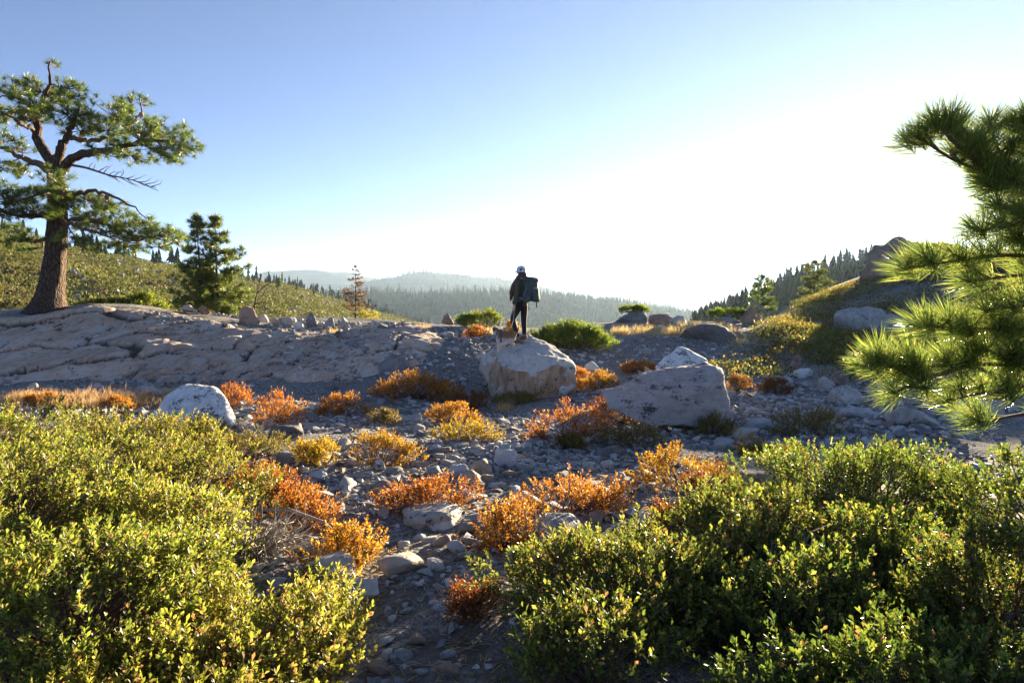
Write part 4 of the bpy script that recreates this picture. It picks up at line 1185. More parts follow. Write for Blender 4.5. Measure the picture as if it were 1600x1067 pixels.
# pale rocks on that hillside
Vs, Fs, nn = [], [], 0
TV, TF = CHIPS[1]
u_ = RNG.uniform(.16, 1, 300); v_ = RNG.uniform(0.15, 0.97, 300); pp = hill_l.at(u_, v_)
kp = fbm(pp[:, 0] * 0.03, pp[:, 1] * 0.03, 2.0, 2) > -0.05
pp = pp[kp]; s = RNG.uniform(0.6, 1.7, len(pp))
a = RNG.uniform(0, 6.28, len(pp)); dd = np.stack([np.cos(a), np.sin(a), 0 * a], -1)
V, F = replicate(TV, TF, pp + np.array([0, 0, 0.7]), basis(dd, np.tile([0, 0, 1.0], (len(pp), 1))), np.stack([s, s, s * 1.5], -1))
tag(link('hillside_rocks', mesh_np('hillside_rocks', V, F), MAT_CHIPS), 'scattered pale rocks showing through the scrub on the left hillside', 'rocks', kind='stuff')

# ------------------------------------------------------------------ dry grass
def grass(label, spots, n_each, hgt, name='dry_grass'):
    TV = np.array([(0, -0.5, 0), (0, 0.5, 0), (0.5, 0.3, 0.12), (0.5, -0.3, 0.12), (1, 0, 0.42)]); TF = np.array([(0, 1, 2), (0, 2, 3), (3, 2, 4)])
    ps = []
    for (px, py, w, d) in spots:
        c = hit(px, py, 40); s = c.y / FX
        q = RNG.normal(0, 0.5, (n_each, 2)) * np.array([w * s * 0.5, d])
        ps.append(np.stack([c.x + q[:, 0], c.y + q[:, 1], gz(c.x + q[:, 0], c.y + q[:, 1]) - 0.01], -1))
    pos = np.concatenate(ps); n = len(pos)
    d = np.stack([RNG.normal(0, .35, n), RNG.normal(0, .35, n), np.ones(n)], -1)
    L = hgt * RNG.uniform(0.5, 1.25, n)
    V, F = replicate(TV, TF, pos, basis(d), np.stack([L, np.full(n, 0.008), L], -1))
    tag(link(name, mesh_np(name, V, F), MAT_STRAW), label, 'grass', kind='stuff')
grass('dry golden grass strip below the bedrock dome', [(90, 628, 120, .5), (170, 628, 120, .5), (250, 622, 120, .5), (210, 634, 160, .4), (120, 638, 120, .4), (310, 615, 60, .5), (40, 625, 60, .4)], 900, 0.20)
grass('straw coloured grass on the skyline at the right', [(1080, 514, 60, .6), (1010, 520, 60, .6), (1050, 522, 40, .6), (1110, 518, 50, .6), (1130, 520, 40, .5), (970, 522, 30, .5)], 350, 0.30)
grass('thin straw tufts around the dog and skyline rocks', [(755, 520, 50, .5), (740, 514, 40, .5), (655, 514, 40, .5), (520, 522, 30, .4), (790, 640, 30, .3), (1160, 690, 30, .2)], 220, 0.2)

# ------------------------------------------------------------------ dead wood
def dead_twigs(label, x, y, r, h, n, seed, rad=0.006, name='dead_shrub'):
    g = np.random.default_rng(seed); z0 = float(gz(x, y))
    mb = MB()
    for i in range(n):
        a = g.uniform(0, 6.28); el = g.uniform(0.25, 1.2)
        d = np.array([math.cos(a) * math.cos(el) * r, math.sin(a) * math.cos(el) * r, math.sin(el) * h])
        p = [np.array([0, 0, 0.0]) + g.normal(0, .03, 3)]
        for k in range(1, 5):
            p.append(d * k / 4 + g.normal(0, 0.05 * r, 3) * k / 3)
        mb.tube(p, np.linspace(rad * 1.6, rad * 0.3, 5), 4, cap=False)
        for _ in range(4):
            k = int(g.integers(1, 4)); q = p[k] + (d / np.linalg.norm(d) * 0.6 + g.normal(0, .6, 3)) * r * 0.35
            mb.tube([p[k], (p[k] + q) / 2 + g.normal(0, .02, 3), q], [rad * .6, rad * .45, rad * .15], 3, cap=False)
    o = mb.build(name, MAT_GREYTWIG, loc=(x, y, z0))
    tag(o, label, 'dead shrub')
dead_twigs('grey dead twig shrub between the left manzanita and the orange strip', -1.62, 4.25, 0.42, 0.30, 70, 1)
dead_twigs('bleached dead twigs in front of the biggest orange bush', 0.12, 4.35, 0.2, 0.30, 18, 2)
dead_twigs('grey dead twigs around the sparse orange shrub', 1.25, 5.1, 0.30, 0.22, 24, 3)
dead_twigs('grey dead branches inside the right manzanita mass', 1.55, 3.75, 0.35, 0.35, 34, 4, 0.009)
mb = MB(); p = [P(345, 800, 4.9), P(400, 795, 4.7), P(455, 797, 4.55), P(505, 815, 4.45), P(545, 850, 4.4), P(588, 868, 4.35)]
mb.tube([tuple(q) for q in p], [0.012, 0.013, 0.012, 0.010, 0.008, 0.004], 5)
for k, (dx, dz) in enumerate([(0.1, 0.09), (0.14, -0.05), (0.12, 0.06), (0.1, -0.06)]):
    b = p[k + 1]; mb.tube([tuple(b), (b.x + dx * .5, b.y, b.z + dz * .6), (b.x + dx, b.y - .05, b.z + dz)], [0.006, 0.004, 0.002], 4)
tag(mb.build('dead_branch', MAT_GREYTWIG), 'bare grey branch arching out of the left manzanita', 'branch')
lx, ly, lz, lh = LOG_ROCK
mb = MB()
mb.tube([(lx - 0.12, ly - 0.75, lz + lh * 1.12), (lx + 0.25, ly - 0.72, lz + lh * .75), (lx + 0.72, ly - 0.7, lz + lh * 0.12)], [0.05, 0.055, 0.06], 8, jitter=.12)
tag(mb.build('fallen_log', MAT_GREYTWIG), 'bleached grey log leaning on the dark triangular boulder', 'log')

# fallen twigs and needles on the trail
n = 2600
x = RNG.uniform(-1.3, 1.2, n); y = RNG.uniform(2.4, 7.0, n)
pos = np.stack([x, y, gz(x, y) + 0.006], -1)
a = RNG.uniform(0, 6.28, n)
L = RNG.uniform(0.03, 0.14, n)
TV = np.array([(0, -0.5, 0), (0, 0.5, 0), (0.5, 0.45, 0.02), (0.5, -0.45, 0.02), (1, 0, 0)]); TF = np.array([(0, 1, 2), (0, 2, 3), (3, 2, 4)])
V, F = replicate(TV, TF, pos, basis(np.stack([np.cos(a), np.sin(a), RNG.normal(0, .08, n)], -1), np.tile([0, 0, 1.0], (n, 1))), np.stack([L, np.full(n, 0.0045), L], -1))
tag(link('twig_litter', mesh_np('twig_litter', V, F), MAT_STRAW), 'fallen twigs and dry needles strewn over the trail', 'litter', kind='stuff')

# ------------------------------------------------------------------ trees
def bark_mat(name, c0, c1, sx=6.0, sz=1.4):
    m, nt, out = new_mat(name)
    tc = nd(nt, 'ShaderNodeTexCoord')
    mp = nd(nt, 'ShaderNodeMapping', {'Vector': tc.outputs['Object'], 'Scale': (sx, sx, sz)})
    vo = nd(nt, 'ShaderNodeTexVoronoi', {'Vector': mp.outputs[0], 'Scale': 1.6}, feature='DISTANCE_TO_EDGE')
    n = noise_n(nt, mp.outputs[0], 4, 5, 0.7)
    c = ramp(nt, n, [(0.3, c0), (0.7, c1)])
    c = mixc(nt, ramp(nt, vo.outputs[0], [(0.0, (0.85, 0.85, 0.85)), (0.16, (0, 0, 0))]), c, tuple(x * 0.45 for x in c0))
    h = mixc(nt, 0.4, ramp(nt, vo.outputs[0], [(0.0, (0, 0, 0)), (0.2, (1, 1, 1))]), n)
    bp = nd(nt, 'ShaderNodeBump', {'Strength': 0.9, 'Distance': 0.05, 'Height': h})
    b = nd(nt, 'ShaderNodeBsdfPrincipled', {'Base Color': c, 'Roughness': 0.9, 'Specular IOR Level': 0.15, 'Normal': bp.outputs[0]})
    nt.links.new(b.outputs[0], out.inputs[0])
    return m
MAT_BARK = bark_mat('pine_bark', (0.075, 0.050, 0.036), (0.17, 0.115, 0.082), 9.0, 2.6)
MAT_BRANCH = plain_mat('pine_branch', (0.125, 0.080, 0.055), 0.85, 0.3, 14, 0.3)
MAT_NEEDLE = leaf_mat('pine_needle', [(0.0, (0.045, 0.080, 0.018)), (0.5, (0.095, 0.135, 0.028)), (0.9, (0.18, 0.20, 0.04)), (1.0, (0.27, 0.22, 0.06))], trans=0.35, rough=0.35, spec=0.45)
MAT_NEEDLE_NEAR = leaf_mat('near_pine_needle', [(0.0, (0.060, 0.095, 0.022)), (0.5, (0.12, 0.155, 0.035)), (0.9, (0.21, 0.22, 0.05)), (1.0, (0.30, 0.25, 0.08))], trans=0.5, rough=0.32, spec=0.5)
MAT_NEEDLE_RUST = leaf_mat('dead_needle', [(0.0, (0.11, 0.065, 0.032)), (0.6, (0.20, 0.12, 0.05)), (1.0, (0.28, 0.19, 0.07))], trans=0.3, spec=0.15, glow=1.3)
MAT_NEEDLE_YEL = leaf_mat('yellowing_needle', [(0.0, (0.17, 0.17, 0.03)), (0.6, (0.30, 0.27, 0.05)), (1.0, (0.40, 0.32, 0.07))], trans=0.4, spec=0.15)

def tuft_template(n, width, seed, spread=(8, 82), two=False):
    g = np.random.default_rng(seed)
    V, F = [], []
    for i in range(n):
        t = g.random()
        th = math.radians(spread[0] + (spread[1] - spread[0]) * math.sqrt(t)); ph = g.uniform(0, 6.283)
        d = np.array([math.cos(th), math.sin(th) * math.cos(ph), math.sin(th) * math.sin(ph)])
        L = g.uniform(0.72, 1.05)
        s = np.cross(d, g.normal(size=3)); s /= np.linalg.norm(s)
        p0 = np.array([-0.55 * g.random() ** 1.2, 0, 0])
        b = len(V)
        if two:
            mid = p0 + d * L * 0.55; tip = p0 + d * L + np.array([0.10, 0, -0.06])
            V += [p0 - s * width * .6, p0 + s * width * .6, mid + s * width, tip, mid - s * width]
            F += [(b, b + 1, b + 2), (b, b + 2, b + 4), (b + 4, b + 2, b + 3)]
        else:
            tip = p0 + d * L
            V += [p0 - s * width, p0 + s * width, tip]
            F += [(b, b + 1, b + 2)]
    return np.array(V), np.array(F)
TUFT_MID = [tuft_template(62, 0.024, 40 + k) for k in range(3)]
TUFT_NEAR = [tuft_template(190, 0.0095, 50 + k, (6, 70), True) for k in range(3)]
TUFT_FAR = [tuft_template(40, 0.045, 60 + k) for k in range(3)]

def put_tufts(name, pos, dirs, size, templates, mat, root):
    pos = np.asarray(pos, float); dirs = np.asarray(dirs, float); size = np.asarray(size, float)
    Vs, Fs, nn = [], [], 0
    k = RNG.integers(0, len(templates), len(pos))
    for i, (TV, TF) in enumerate(templates):
        s = k == i
        if not s.any(): continue
        V, F = replicate(TV, TF, pos[s], basis(dirs[s]), size[s])
        Vs.append(V); Fs.append(F + nn); nn += len(V)
    o = link(name, mesh_np(name, np.concatenate(Vs), np.concatenate(Fs)), mat, root)
    o['kind'] = 'stuff'
    return o

def resample(pts, n):
    pts = np.asarray(pts, float)
    s = np.concatenate([[0], np.cumsum(np.linalg.norm(np.diff(pts, axis=0), axis=1))])
    t = np.linspace(0, s[-1], n)
    out = np.stack([np.interp(t, s, pts[:, k]) for k in range(3)], -1)
    for _ in range(2):
        out[1:-1] = 0.25 * out[:-2] + 0.5 * out[1:-1] + 0.25 * out[2:]
    return out

def trunk_mesh(pts, rad, sides=18, flare=1.0, furrow=0.07, seed=0):
    """tapered trunk with furrowed bark plates"""
    pts = np.asarray(pts, float); m = len(pts)
    V = []
    for i in range(m):
        an = np.arange(sides) * 2 * math.pi / sides
        h = pts[i][2]
        fur = furrow * fbm(np.cos(an) * 3.5 + seed, np.sin(an) * 3.5, np.full(sides, h * 1.6), 3) + furrow * 0.6 * np.sign(np.sin(an * 7 + h * 2 + 3 * vnoise(np.cos(an) * 2, np.sin(an) * 2, np.full(sides, h * 2))))
        r = rad[i] * (1 + fur)
        V.append(pts[i] + np.stack([np.cos(an) * r, np.sin(an) * r, 0 * an], -1))
    V = np.concatenate(V); F = []
    for i in range(m - 1):
        for k in range(sides):
            k2 = (k + 1) % sides
            F.append((i * sides + k, i * sides + k2, (i + 1) * sides + k2, (i + 1) * sides + k))
    return V, np.array(F)

# --- the big pine on the bedrock dome
TY = 20.6
def W2(px, py, dy=0.0):
    p = P(px, py, TY + dy); return np.array(p)
base = W2(72, 494); base[2] = bedz(base[0], base[1]) - 0.12
pine = empty('pine_tree', tuple(base), 'big old pine with a spreading crown on the bedrock dome', 'tree')
tr = resample([base, W2(76, 470), W2(82, 430), W2(87, 390), W2(90, 350), W2(90, 310), W2(88, 278), W2(84, 252)], 46)
tt = np.linspace(0, 1, 46)
rad = 0.335 - 0.12 * tt + 0.33 * np.exp(-tt * 13)
V, F = trunk_mesh(tr - base, rad, 26, seed=1)
link('trunk', mesh_np('trunk', V, F, True), MAT_BARK, pine)
LIMBS = [  # (points, start radius, end radius)
    ([(84, 256, 0), (66, 235, 0), (55, 205, .1), (60, 180, .2), (72, 150, .2), (78, 120, .1), (78, 97, .1)], .17, .02),
    ([(86, 262, 0), (95, 232, -.1), (104, 212, -.2), (117, 188, -.3), (125, 165, -.3)], .16, .03),
    ([(88, 275, 0), (108, 254, -.3), (130, 240, -.5), (175, 232, -.8), (215, 222, -1.0), (255, 218, -1.0), (292, 226, -.9)], .15, .02),
    ([(104, 214, -.2), (135, 222, .2), (170, 215, .5), (205, 196, .8), (222, 176, 1.0)], .08, .02),
    ([(86, 270, 0), (60, 256, .2), (32, 246, .5), (0, 232, .8), (-40, 222, 1.0)], .12, .02),
    ([(90, 330, 0), (60, 338, -.4), (28, 337, -.8), (0, 328, -1.0), (-45, 316, -1.2)], .10, .02),
    ([(90, 322, 0), (112, 306, -.5), (150, 298, -.9), (190, 312, -1.2), (230, 342, -1.4)], .085, .012),
    ([(90, 350, 0), (125, 342, .4), (165, 350, .6), (205, 366, .8), (245, 372, .9), (278, 382, .9)], .08, .012),
    ([(90, 345, 0), (110, 350, -.8), (140, 362, -1.3), (180, 372, -1.7), (215, 380, -1.9)], .07, .012),
    ([(88, 300, 0), (70, 300, -.9), (45, 308, -1.5), (20, 315, -2.0)], .07, .012),
    ([(56, 205, .1), (35, 195, -.5), (15, 180, -1.0), (-15, 170, -1.3)], .07, .012),
    ([(90, 370, 0), (60, 378, .8), (30, 376, 1.3), (0, 370, 1.6), (-30, 362, 1.8)], .06, .012),
    ([(88, 290, 0), (80, 300, -.8), (90, 305, -1.3), (105, 300, -1.7)], .06, .012),
    ([(72, 150, .2), (95, 145, .8), (118, 150, 1.2)], .05, .012),
    ([(60, 182, .2), (40, 160, .9), (22, 150, 1.3)], .05, .012),
]
limb_pts = []
for pts_, r0, r1 in LIMBS:
    q = resample([W2(*a) for a in pts_], 22)
    q[2:-1] += RNG.normal(0, 0.025, q[2:-1].shape)
    mb = MB(); mb.tube(q - base, np.linspace(r0, r1, 22) * (1 + 0.1 * RNG.uniform(-1, 1, 22)), 9)
    mb.build('limb', MAT_BRANCH if r0 < .14 else MAT_BARK, pine)
    limb_pts.append(q)
# a bare dead limb
mb = MB()
dead = resample([W2(110, 258, -.3), W2(135, 262, -.6), W2(172, 275, -.9), W2(205, 280, -1.0), W2(236, 292, -1.1)], 16)
mb.tube(dead - base, np.linspace(.045, .008, 16), 6)
for i in range(4, 16):
    for s in (-1, 1):
        e = dead[i] + np.array([RNG.uniform(.1, .5), RNG.normal(0, .2), s * RNG.uniform(.05, .3)])
        mb.tube([dead[i] - base, (dead[i] + e) / 2 - base + RNG.normal(0, .03, 3), e - base], [.014, .009, .003], 4)
o = mb.build('dead_limb', MAT_BRANCH, pine); o['label'] = 'bare dead limb with fine twigs'
ALLP = np.concatenate([q[5:] for q in limb_pts])
PADS = [(78, 95, 9, 6, 3), (20, 140, 30, 14, 20), (62, 140, 24, 15, 22), (108, 140, 24, 16, 22), (10, 180, 30, 16, 22), (60, 180, 32, 18, 26), (105, 178, 30, 18, 24), (40, 160, 26, 16, 18), (85, 158, 24, 16, 18),
        (142, 178, 16, 12, 10), (172, 172, 24, 18, 20), (205, 172, 22, 18, 18), (222, 160, 10, 12, 6), (160, 200, 34, 18, 24), (200, 200, 26, 16, 18), (130, 205, 26, 16, 16),
        (225, 205, 30, 16, 22), (262, 205, 28, 18, 24), (288, 222, 18, 20, 18), (250, 235, 30, 14, 18), (200, 230, 34, 12, 16), (215, 250, 26, 8, 8), (165, 240, 26, 8, 8), (268, 248, 22, 10, 8),
        (0, 215, 26, 14, 14), (30, 228, 22, 10, 8), (-30, 215, 24, 24, 14), (10, 262, 26, 12, 12), (35, 268, 22, 12, 12), (88, 275, 20, 10, 8), (0, 300, 26, 16, 18), (35, 305, 28, 14, 20),
        (70, 305, 24, 14, 18), (100, 300, 20, 12, 14), (60, 328, 30, 12, 20), (15, 330, 26, 12, 16), (110, 322, 24, 12, 18), (145, 312, 28, 14, 22), (175, 322, 22, 12, 14), (150, 338, 34, 14, 24),
        (190, 345, 28, 16, 24), (225, 352, 26, 14, 22), (255, 366, 24, 14, 22), (280, 372, 14, 14, 12), (205, 372, 34, 12, 20), (165, 358, 30, 12, 18), (125, 350, 24, 10, 12), (240, 385, 24, 8, 10),
        (20, 358, 26, 12, 14), (45, 372, 22, 12, 12), (0, 375, 20, 12, 8), (130, 380, 24, 10, 8), (-40, 330, 30, 24, 20), (-40, 170, 30, 26, 20), (210, 392, 26, 8, 10), (150, 388, 26, 8, 8), (178, 385, 24, 8, 10), (60, 392, 22, 8, 6), (110, 372, 22, 8, 8)]
pos, dirs, size = [], [], []
mb = MB()
for (cx, cy, rx, ry, n) in PADS:
    dep = RNG.uniform(-1.2, 1.2)
    c = W2(cx, cy)
    near = ALLP[np.argmin(np.linalg.norm((ALLP - c) * np.array([1, .35, 1]), axis=1))]
    c = np.array(P(cx, cy, near[1] + np.clip(dep, -.7, .7)))
    j = (near * .4 + c * .6) + RNG.normal(0, .05, 3) - np.array([0, 0, .06])
    mb.tube([near - base, (near + j) / 2 - base + RNG.normal(0, .05, 3), j - base], [.028, .02, .014], 5, cap=False)
    n = int(n * 1.8)
    for _ in range(n):
        d = RNG.normal(size=3); d /= np.linalg.norm(d)
        q = c + d * np.array([rx * .0205, 0.8, ry * .0215]) * RNG.random() ** 0.35
        q[2] += 0.02
        ax = (q - j); ax /= np.linalg.norm(ax) + 1e-6
        ax = ax * 0.9 + np.array([0, 0, .55]) + RNG.normal(0, .25, 3)
        pos.append(q - base); dirs.append(ax); size.append(RNG.uniform(.17, .25))
        a0 = j + (q - j) * RNG.uniform(0, .3)
        mb.tube([a0 - base, (a0 + q) / 2 - base - np.array([0, 0, .03]), q - base], [.011, .009, .006], 3, cap=False)
o = mb.build('twigs', MAT_BRANCH, pine); o['kind'] = 'stuff'
put_tufts('needles', pos, dirs, size, TUFT_MID, MAT_NEEDLE, pine)
# a few cones
for (a, b_) in ((222, 170), (196, 316)):
    c = ALLP[np.argmin(np.linalg.norm((ALLP - W2(a, b_)) * np.array([1, .3, 1]), axis=1))] + np.array([0, -.05, -.09])
    bm = bmesh.new(); bmesh.ops.create_icosphere(bm, subdivisions=2, radius=.075)
    for v in bm.verts: v.co.z *= 1.35; v.co *= 1 + 0.12 * math.sin(v.co.z * 120) * math.cos(math.atan2(v.co.y, v.co.x) * 5)
    me = bpy.data.meshes.new('cone'); bm.to_mesh(me); bm.free()
    link('cone', me, MAT_ROCK['rust'], pine, Vector(c - base))

# --- whorled young pines
def young_pine(name, label, px, py, Y, hpx, rpx, whorls, per, mat, seed, tmpl, needle, lean=0.0, start=0.15, sparse=1.0, group=None, sidebias=0.0, round_=0.55, trunk_r=0.045, cat='tree', zoff=0.0, bare=False, droop=False):
    g = np.random.default_rng(seed); s = Y / FX
    b = np.array(P(px, py, Y)); b[2] = float(gz(b[0], b[1])) - 0.08 + zoff if zoff == 0 else b[2] + zoff
    top = np.array(P(px, py - hpx, Y))[2]
    H = top - b[2]
    root = empty(name, tuple(b), label, cat, group)
    tp = np.stack([lean * np.linspace(0, 1, 14) ** 1.3 * H + g.normal(0, .012, 14) * H * .3, g.normal(0, .008, 14) * H * .3, np.linspace(0, H, 14)], -1); tp[0, :2] = 0
    mb = MB(); mb.tube(tp, np.linspace(trunk_r * H / 3, 0.008 * H / 3, 14), 9); mb.build('trunk', MAT_BARK, root)
    br = MB(); pos, dirs, size = [], [], []
    for w in range(whorls):
        t = start + (1 - start) * w / (whorls - 1)
        c = np.array([np.interp(t * H, tp[:, 2], tp[:, k]) for k in range(3)])
        prof = max(0.0, 1 - t) ** round_ * min(1, .45 + 1.6 * (t - start) / (1 - start + 1e-6) + .35)
        for k in range(per):
            if g.random() > sparse and t < .95: continue
            a = k * 6.283 / per + w * 1.3 + g.normal(0, .3)
            R_ = rpx * s * prof * g.uniform(.6, 1.12) * (1 + sidebias * math.cos(a)) + 0.05
            e = c + np.array([math.cos(a) * R_, math.sin(a) * R_, R_ * g.uniform(-.25, .55)])
            mid = (c + e) / 2 - np.array([0, 0, R_ * .12])
            q = resample([c, mid, e], 7)
            br.tube(q, np.linspace(.012, .005, 7) * max(.6, H / 4), 4, cap=False)
            n = max(2, int(R_ / (needle * .75)))
            for i in range(n):
                f = 1 - (i / n) * .78
                pp_ = np.array([np.interp(f, np.linspace(0, 1, 7), q[:, d]) for d in range(3)])
                for _ in range(2 if i else 1):
                    off = g.normal(0, 1, 3) * needle * (.5 if i else .05); off[2] = abs(off[2]) * .7
                    if not bare or g.random() < .42:
                        pos.append(pp_ + off); dirs.append((e - c) / (R_ + 1e-6) * .6 + np.array([0, 0, .6]) + g.normal(0, .3, 3)); size.append(needle * g.uniform(.8, 1.2))
                    br.tube([pp_, pp_ + off], [.004, .003], 3, cap=False)
    pos.append(tp[-1]); dirs.append((0, 0, 1.0)); size.append(needle * 1.2)
    br.build('branches', MAT_BRANCH, root)['kind'] = 'stuff'
    put_tufts('needles', pos, dirs, size, tmpl, mat, root)
    return root
young_pine('young_pine', 'left one of the twin young pines beyond the dome', 314, 500, 30, 158, 46, 14, 7, MAT_NEEDLE, 1, TUFT_FAR, .26, lean=-.02, sidebias=-.2, sparse=.85, start=.2, round_=.7, group='twin young pines', droop=True)
young_pine('young_pine', 'right one of the twin young pines, fuller and sunlit', 340, 500, 30.6, 156, 60, 15, 7, MAT_NEEDLE, 2, TUFT_FAR, .26, lean=-.01, sidebias=.3, sparse=.9, start=.16, round_=.7, group='twin young pines')
young_pine('dying_pine', 'sparse rusty dying pine on the crest', 556, 499, 29, 82, 28, 12, 6, MAT_NEEDLE_RUST, 3, TUFT_FAR, .085, sparse=.8, bare=True, start=.2, trunk_r=.06)
g_ = empty('pine_sapling', tuple(hit(566, 498, 40)), 'yellow green low pine spray at the foot of the rusty dying pine', 'sapling')
c0 = np.array(P(560, 492, 29)); gl = np.array(g_.location)
pos = [c0 + np.array([RNG.uniform(0, 1) * .85, RNG.normal(0, .2), RNG.normal(0, .10) + .06 * math.sin(i)]) for i in range(60)]
put_tufts('needles', np.array(pos) - gl, RNG.normal(size=(60, 3)) * .5 + np.array([.8, 0, .4]), np.full(60, .11), TUFT_FAR, MAT_NEEDLE_YEL, g_)
mb = MB(); mb.tube([(0, 0, 0), c0 + np.array([.3, 0, -.08]) - gl, c0 + np.array([.85, 0, 0]) - gl], [.02, .015, .006], 5); mb.build('branch', MAT_BRANCH, g_)
young_pine('pine_tree', 'crooked small pine on the right skyline above the triangular boulder', 1190, 503, 40, 70, 31, 9, 6, MAT_NEEDLE, 4, TUFT_FAR, .17, lean=.02, start=.3, round_=.38, sparse=.75, zoff=-.15)
young_pine('pine_tree', 'rounded hazy pine on the right skyline below the sun', 1272, 492, 48, 82, 34, 11, 7, MAT_NEEDLE, 5, TUFT_FAR, .20, start=.12, round_=.35, sparse=.8, zoff=-.3)
young_pine('pine_sapling', 'little sapling near the snag on the crest', 436, 450, 210, 14, 5, 7, 5, MAT_NEEDLE, 6, TUFT_FAR, .5, zoff=-.2, cat='sapling')

# --- bare snags
def snag(name, label, lines, Y, r0, mat=MAT_BRANCH, extra=10, seed=0, foot=None):
    g = np.random.default_rng(seed)
    b = np.array(P(lines[0][0][0], lines[0][0][1], Y)); b[2] = min(b[2], float(gz(b[0], Y)) if Y < 50 else b[2])
    mb = MB()
    for i, l in enumerate(lines):
        q = resample([np.array(P(x, y, Y + d)) for (x, y, d) in [(*a, 0) if len(a) == 2 else a for a in l]], 10)
        if i == 0: q[0] = b
        rr = np.linspace(r0, r0 * .25, 10) * (1 if i == 0 else .6)
        mb.tube(q - b, rr, 6)
        for _ in range(extra):
            k = int(g.integers(2, 9)); L = np.linalg.norm(q[-1] - q[0]) * g.uniform(.08, .25)
            d = (q[min(9, k + 1)] - q[k]); d /= np.linalg.norm(d) + 1e-6; d = d + g.normal(0, .8, 3); d /= np.linalg.norm(d)
            mb.tube([q[k] - b, q[k] + d * L * .5 - b, q[k] + d * L + np.array([0, 0, .1 * L]) - b], [r0 * .3, r0 * .2, r0 * .08], 4, cap=False)
    o = mb.build(name, mat, loc=tuple(b)); tag(o, label, 'dead tree')
snag('dead_snag', 'bare dark snag with forked limbs behind the upright reddish rock', [[(396, 492), (399, 468), (405, 448), (409, 428)], [(402, 458), (412, 448), (428, 438)], [(398, 476), (408, 472), (422, 474)], [(399, 480), (410, 482), (416, 490)]], 25.5, .045, extra=5, seed=1)
snag('bare_sapling', 'small bare tree behind the bedrock dome', [[(156, 480), (157, 460), (157, 442)], [(157, 455), (165, 445), (174, 440)], [(157, 453), (148, 445), (140, 443)], [(157, 460), (168, 456), (178, 457)]], 34, .035, extra=8, seed=2)

# --- conifers along the ridges
CON = []
for k in range(4):
    TV, TF = tier_conifer(7, 9, 0.45, 70 + k)
    CON.append(mesh_np('ridge_conifer', TV, TF)); CON[-1].materials.append(MAT_CONIFER)
def ridge_conifer(hill, n, px_range, hpx, label, group, vr, zdrop=0.3):
    done = 0; made = []
    while done < n:
        u = RNG.random(1); v = RNG.uniform(*vr, 1)
        p = hill.at(u, v)[0]; a, b = proj(p[0], p[1], p[2])
        if not (px_range[0] < a < px_range[1]): continue
        h = RNG.uniform(*hpx) * p[1] / FX
        o = link('ridge_conifer', CON[int(RNG.integers(4))])
        o.location = (p[0], p[1], p[2] - zdrop); w = h * RNG.uniform(.7, 1.1); o.scale = (w, w, h); o.rotation_euler.z = RNG.uniform(0, 6.28)
        made.append((a, o)); done += 1
    ORD = ['first', 'second', 'third', 'fourth', 'fifth', 'sixth', 'seventh', 'eighth', 'ninth', 'tenth', 'eleventh', 'twelfth', 'thirteenth', 'fourteenth', 'fifteenth', 'sixteenth', 'seventeenth', 'eighteenth']
    made.sort(key=lambda t: t[0])
    for i, (_, o) in enumerate(made): tag(o, f'{ORD[i]} {label}', 'conifer', group)
ridge_conifer(hill_l, 9, (-60, 110), (18, 34), 'conifer from the left on the ridge behind the big pine trunk', 'conifers behind the big pine', (.9, 1.0))
ridge_conifer(hill_l, 18, (110, 285), (20, 40), 'conifer from the left on the ridge between big pine and twin pines', 'conifers between the pines', (.88, 1.0))
ridge_conifer(hill_l, 5, (390, 450), (10, 20), 'conifer from the left on the ridge above the snag', 'conifers above the snag', (.95, 1.0))
ridge_conifer(hill_l, 8, (450, 640), (8, 16), 'small conifer from the left on the hillside near the rusty tree', 'conifers around the rusty tree', (.7, 1.0))
ridge_conifer(hill_r, 12, (1100, 1180), (14, 26), 'conifer from the left at the low end of the right hillside', 'conifers at the low end', (.8, 1.0))
ridge_conifer(hill_r, 16, (1180, 1340), (18, 28), 'conifer from the left on the right hillside skyline below the sun', 'conifers below the sun', (.92, 1.0))

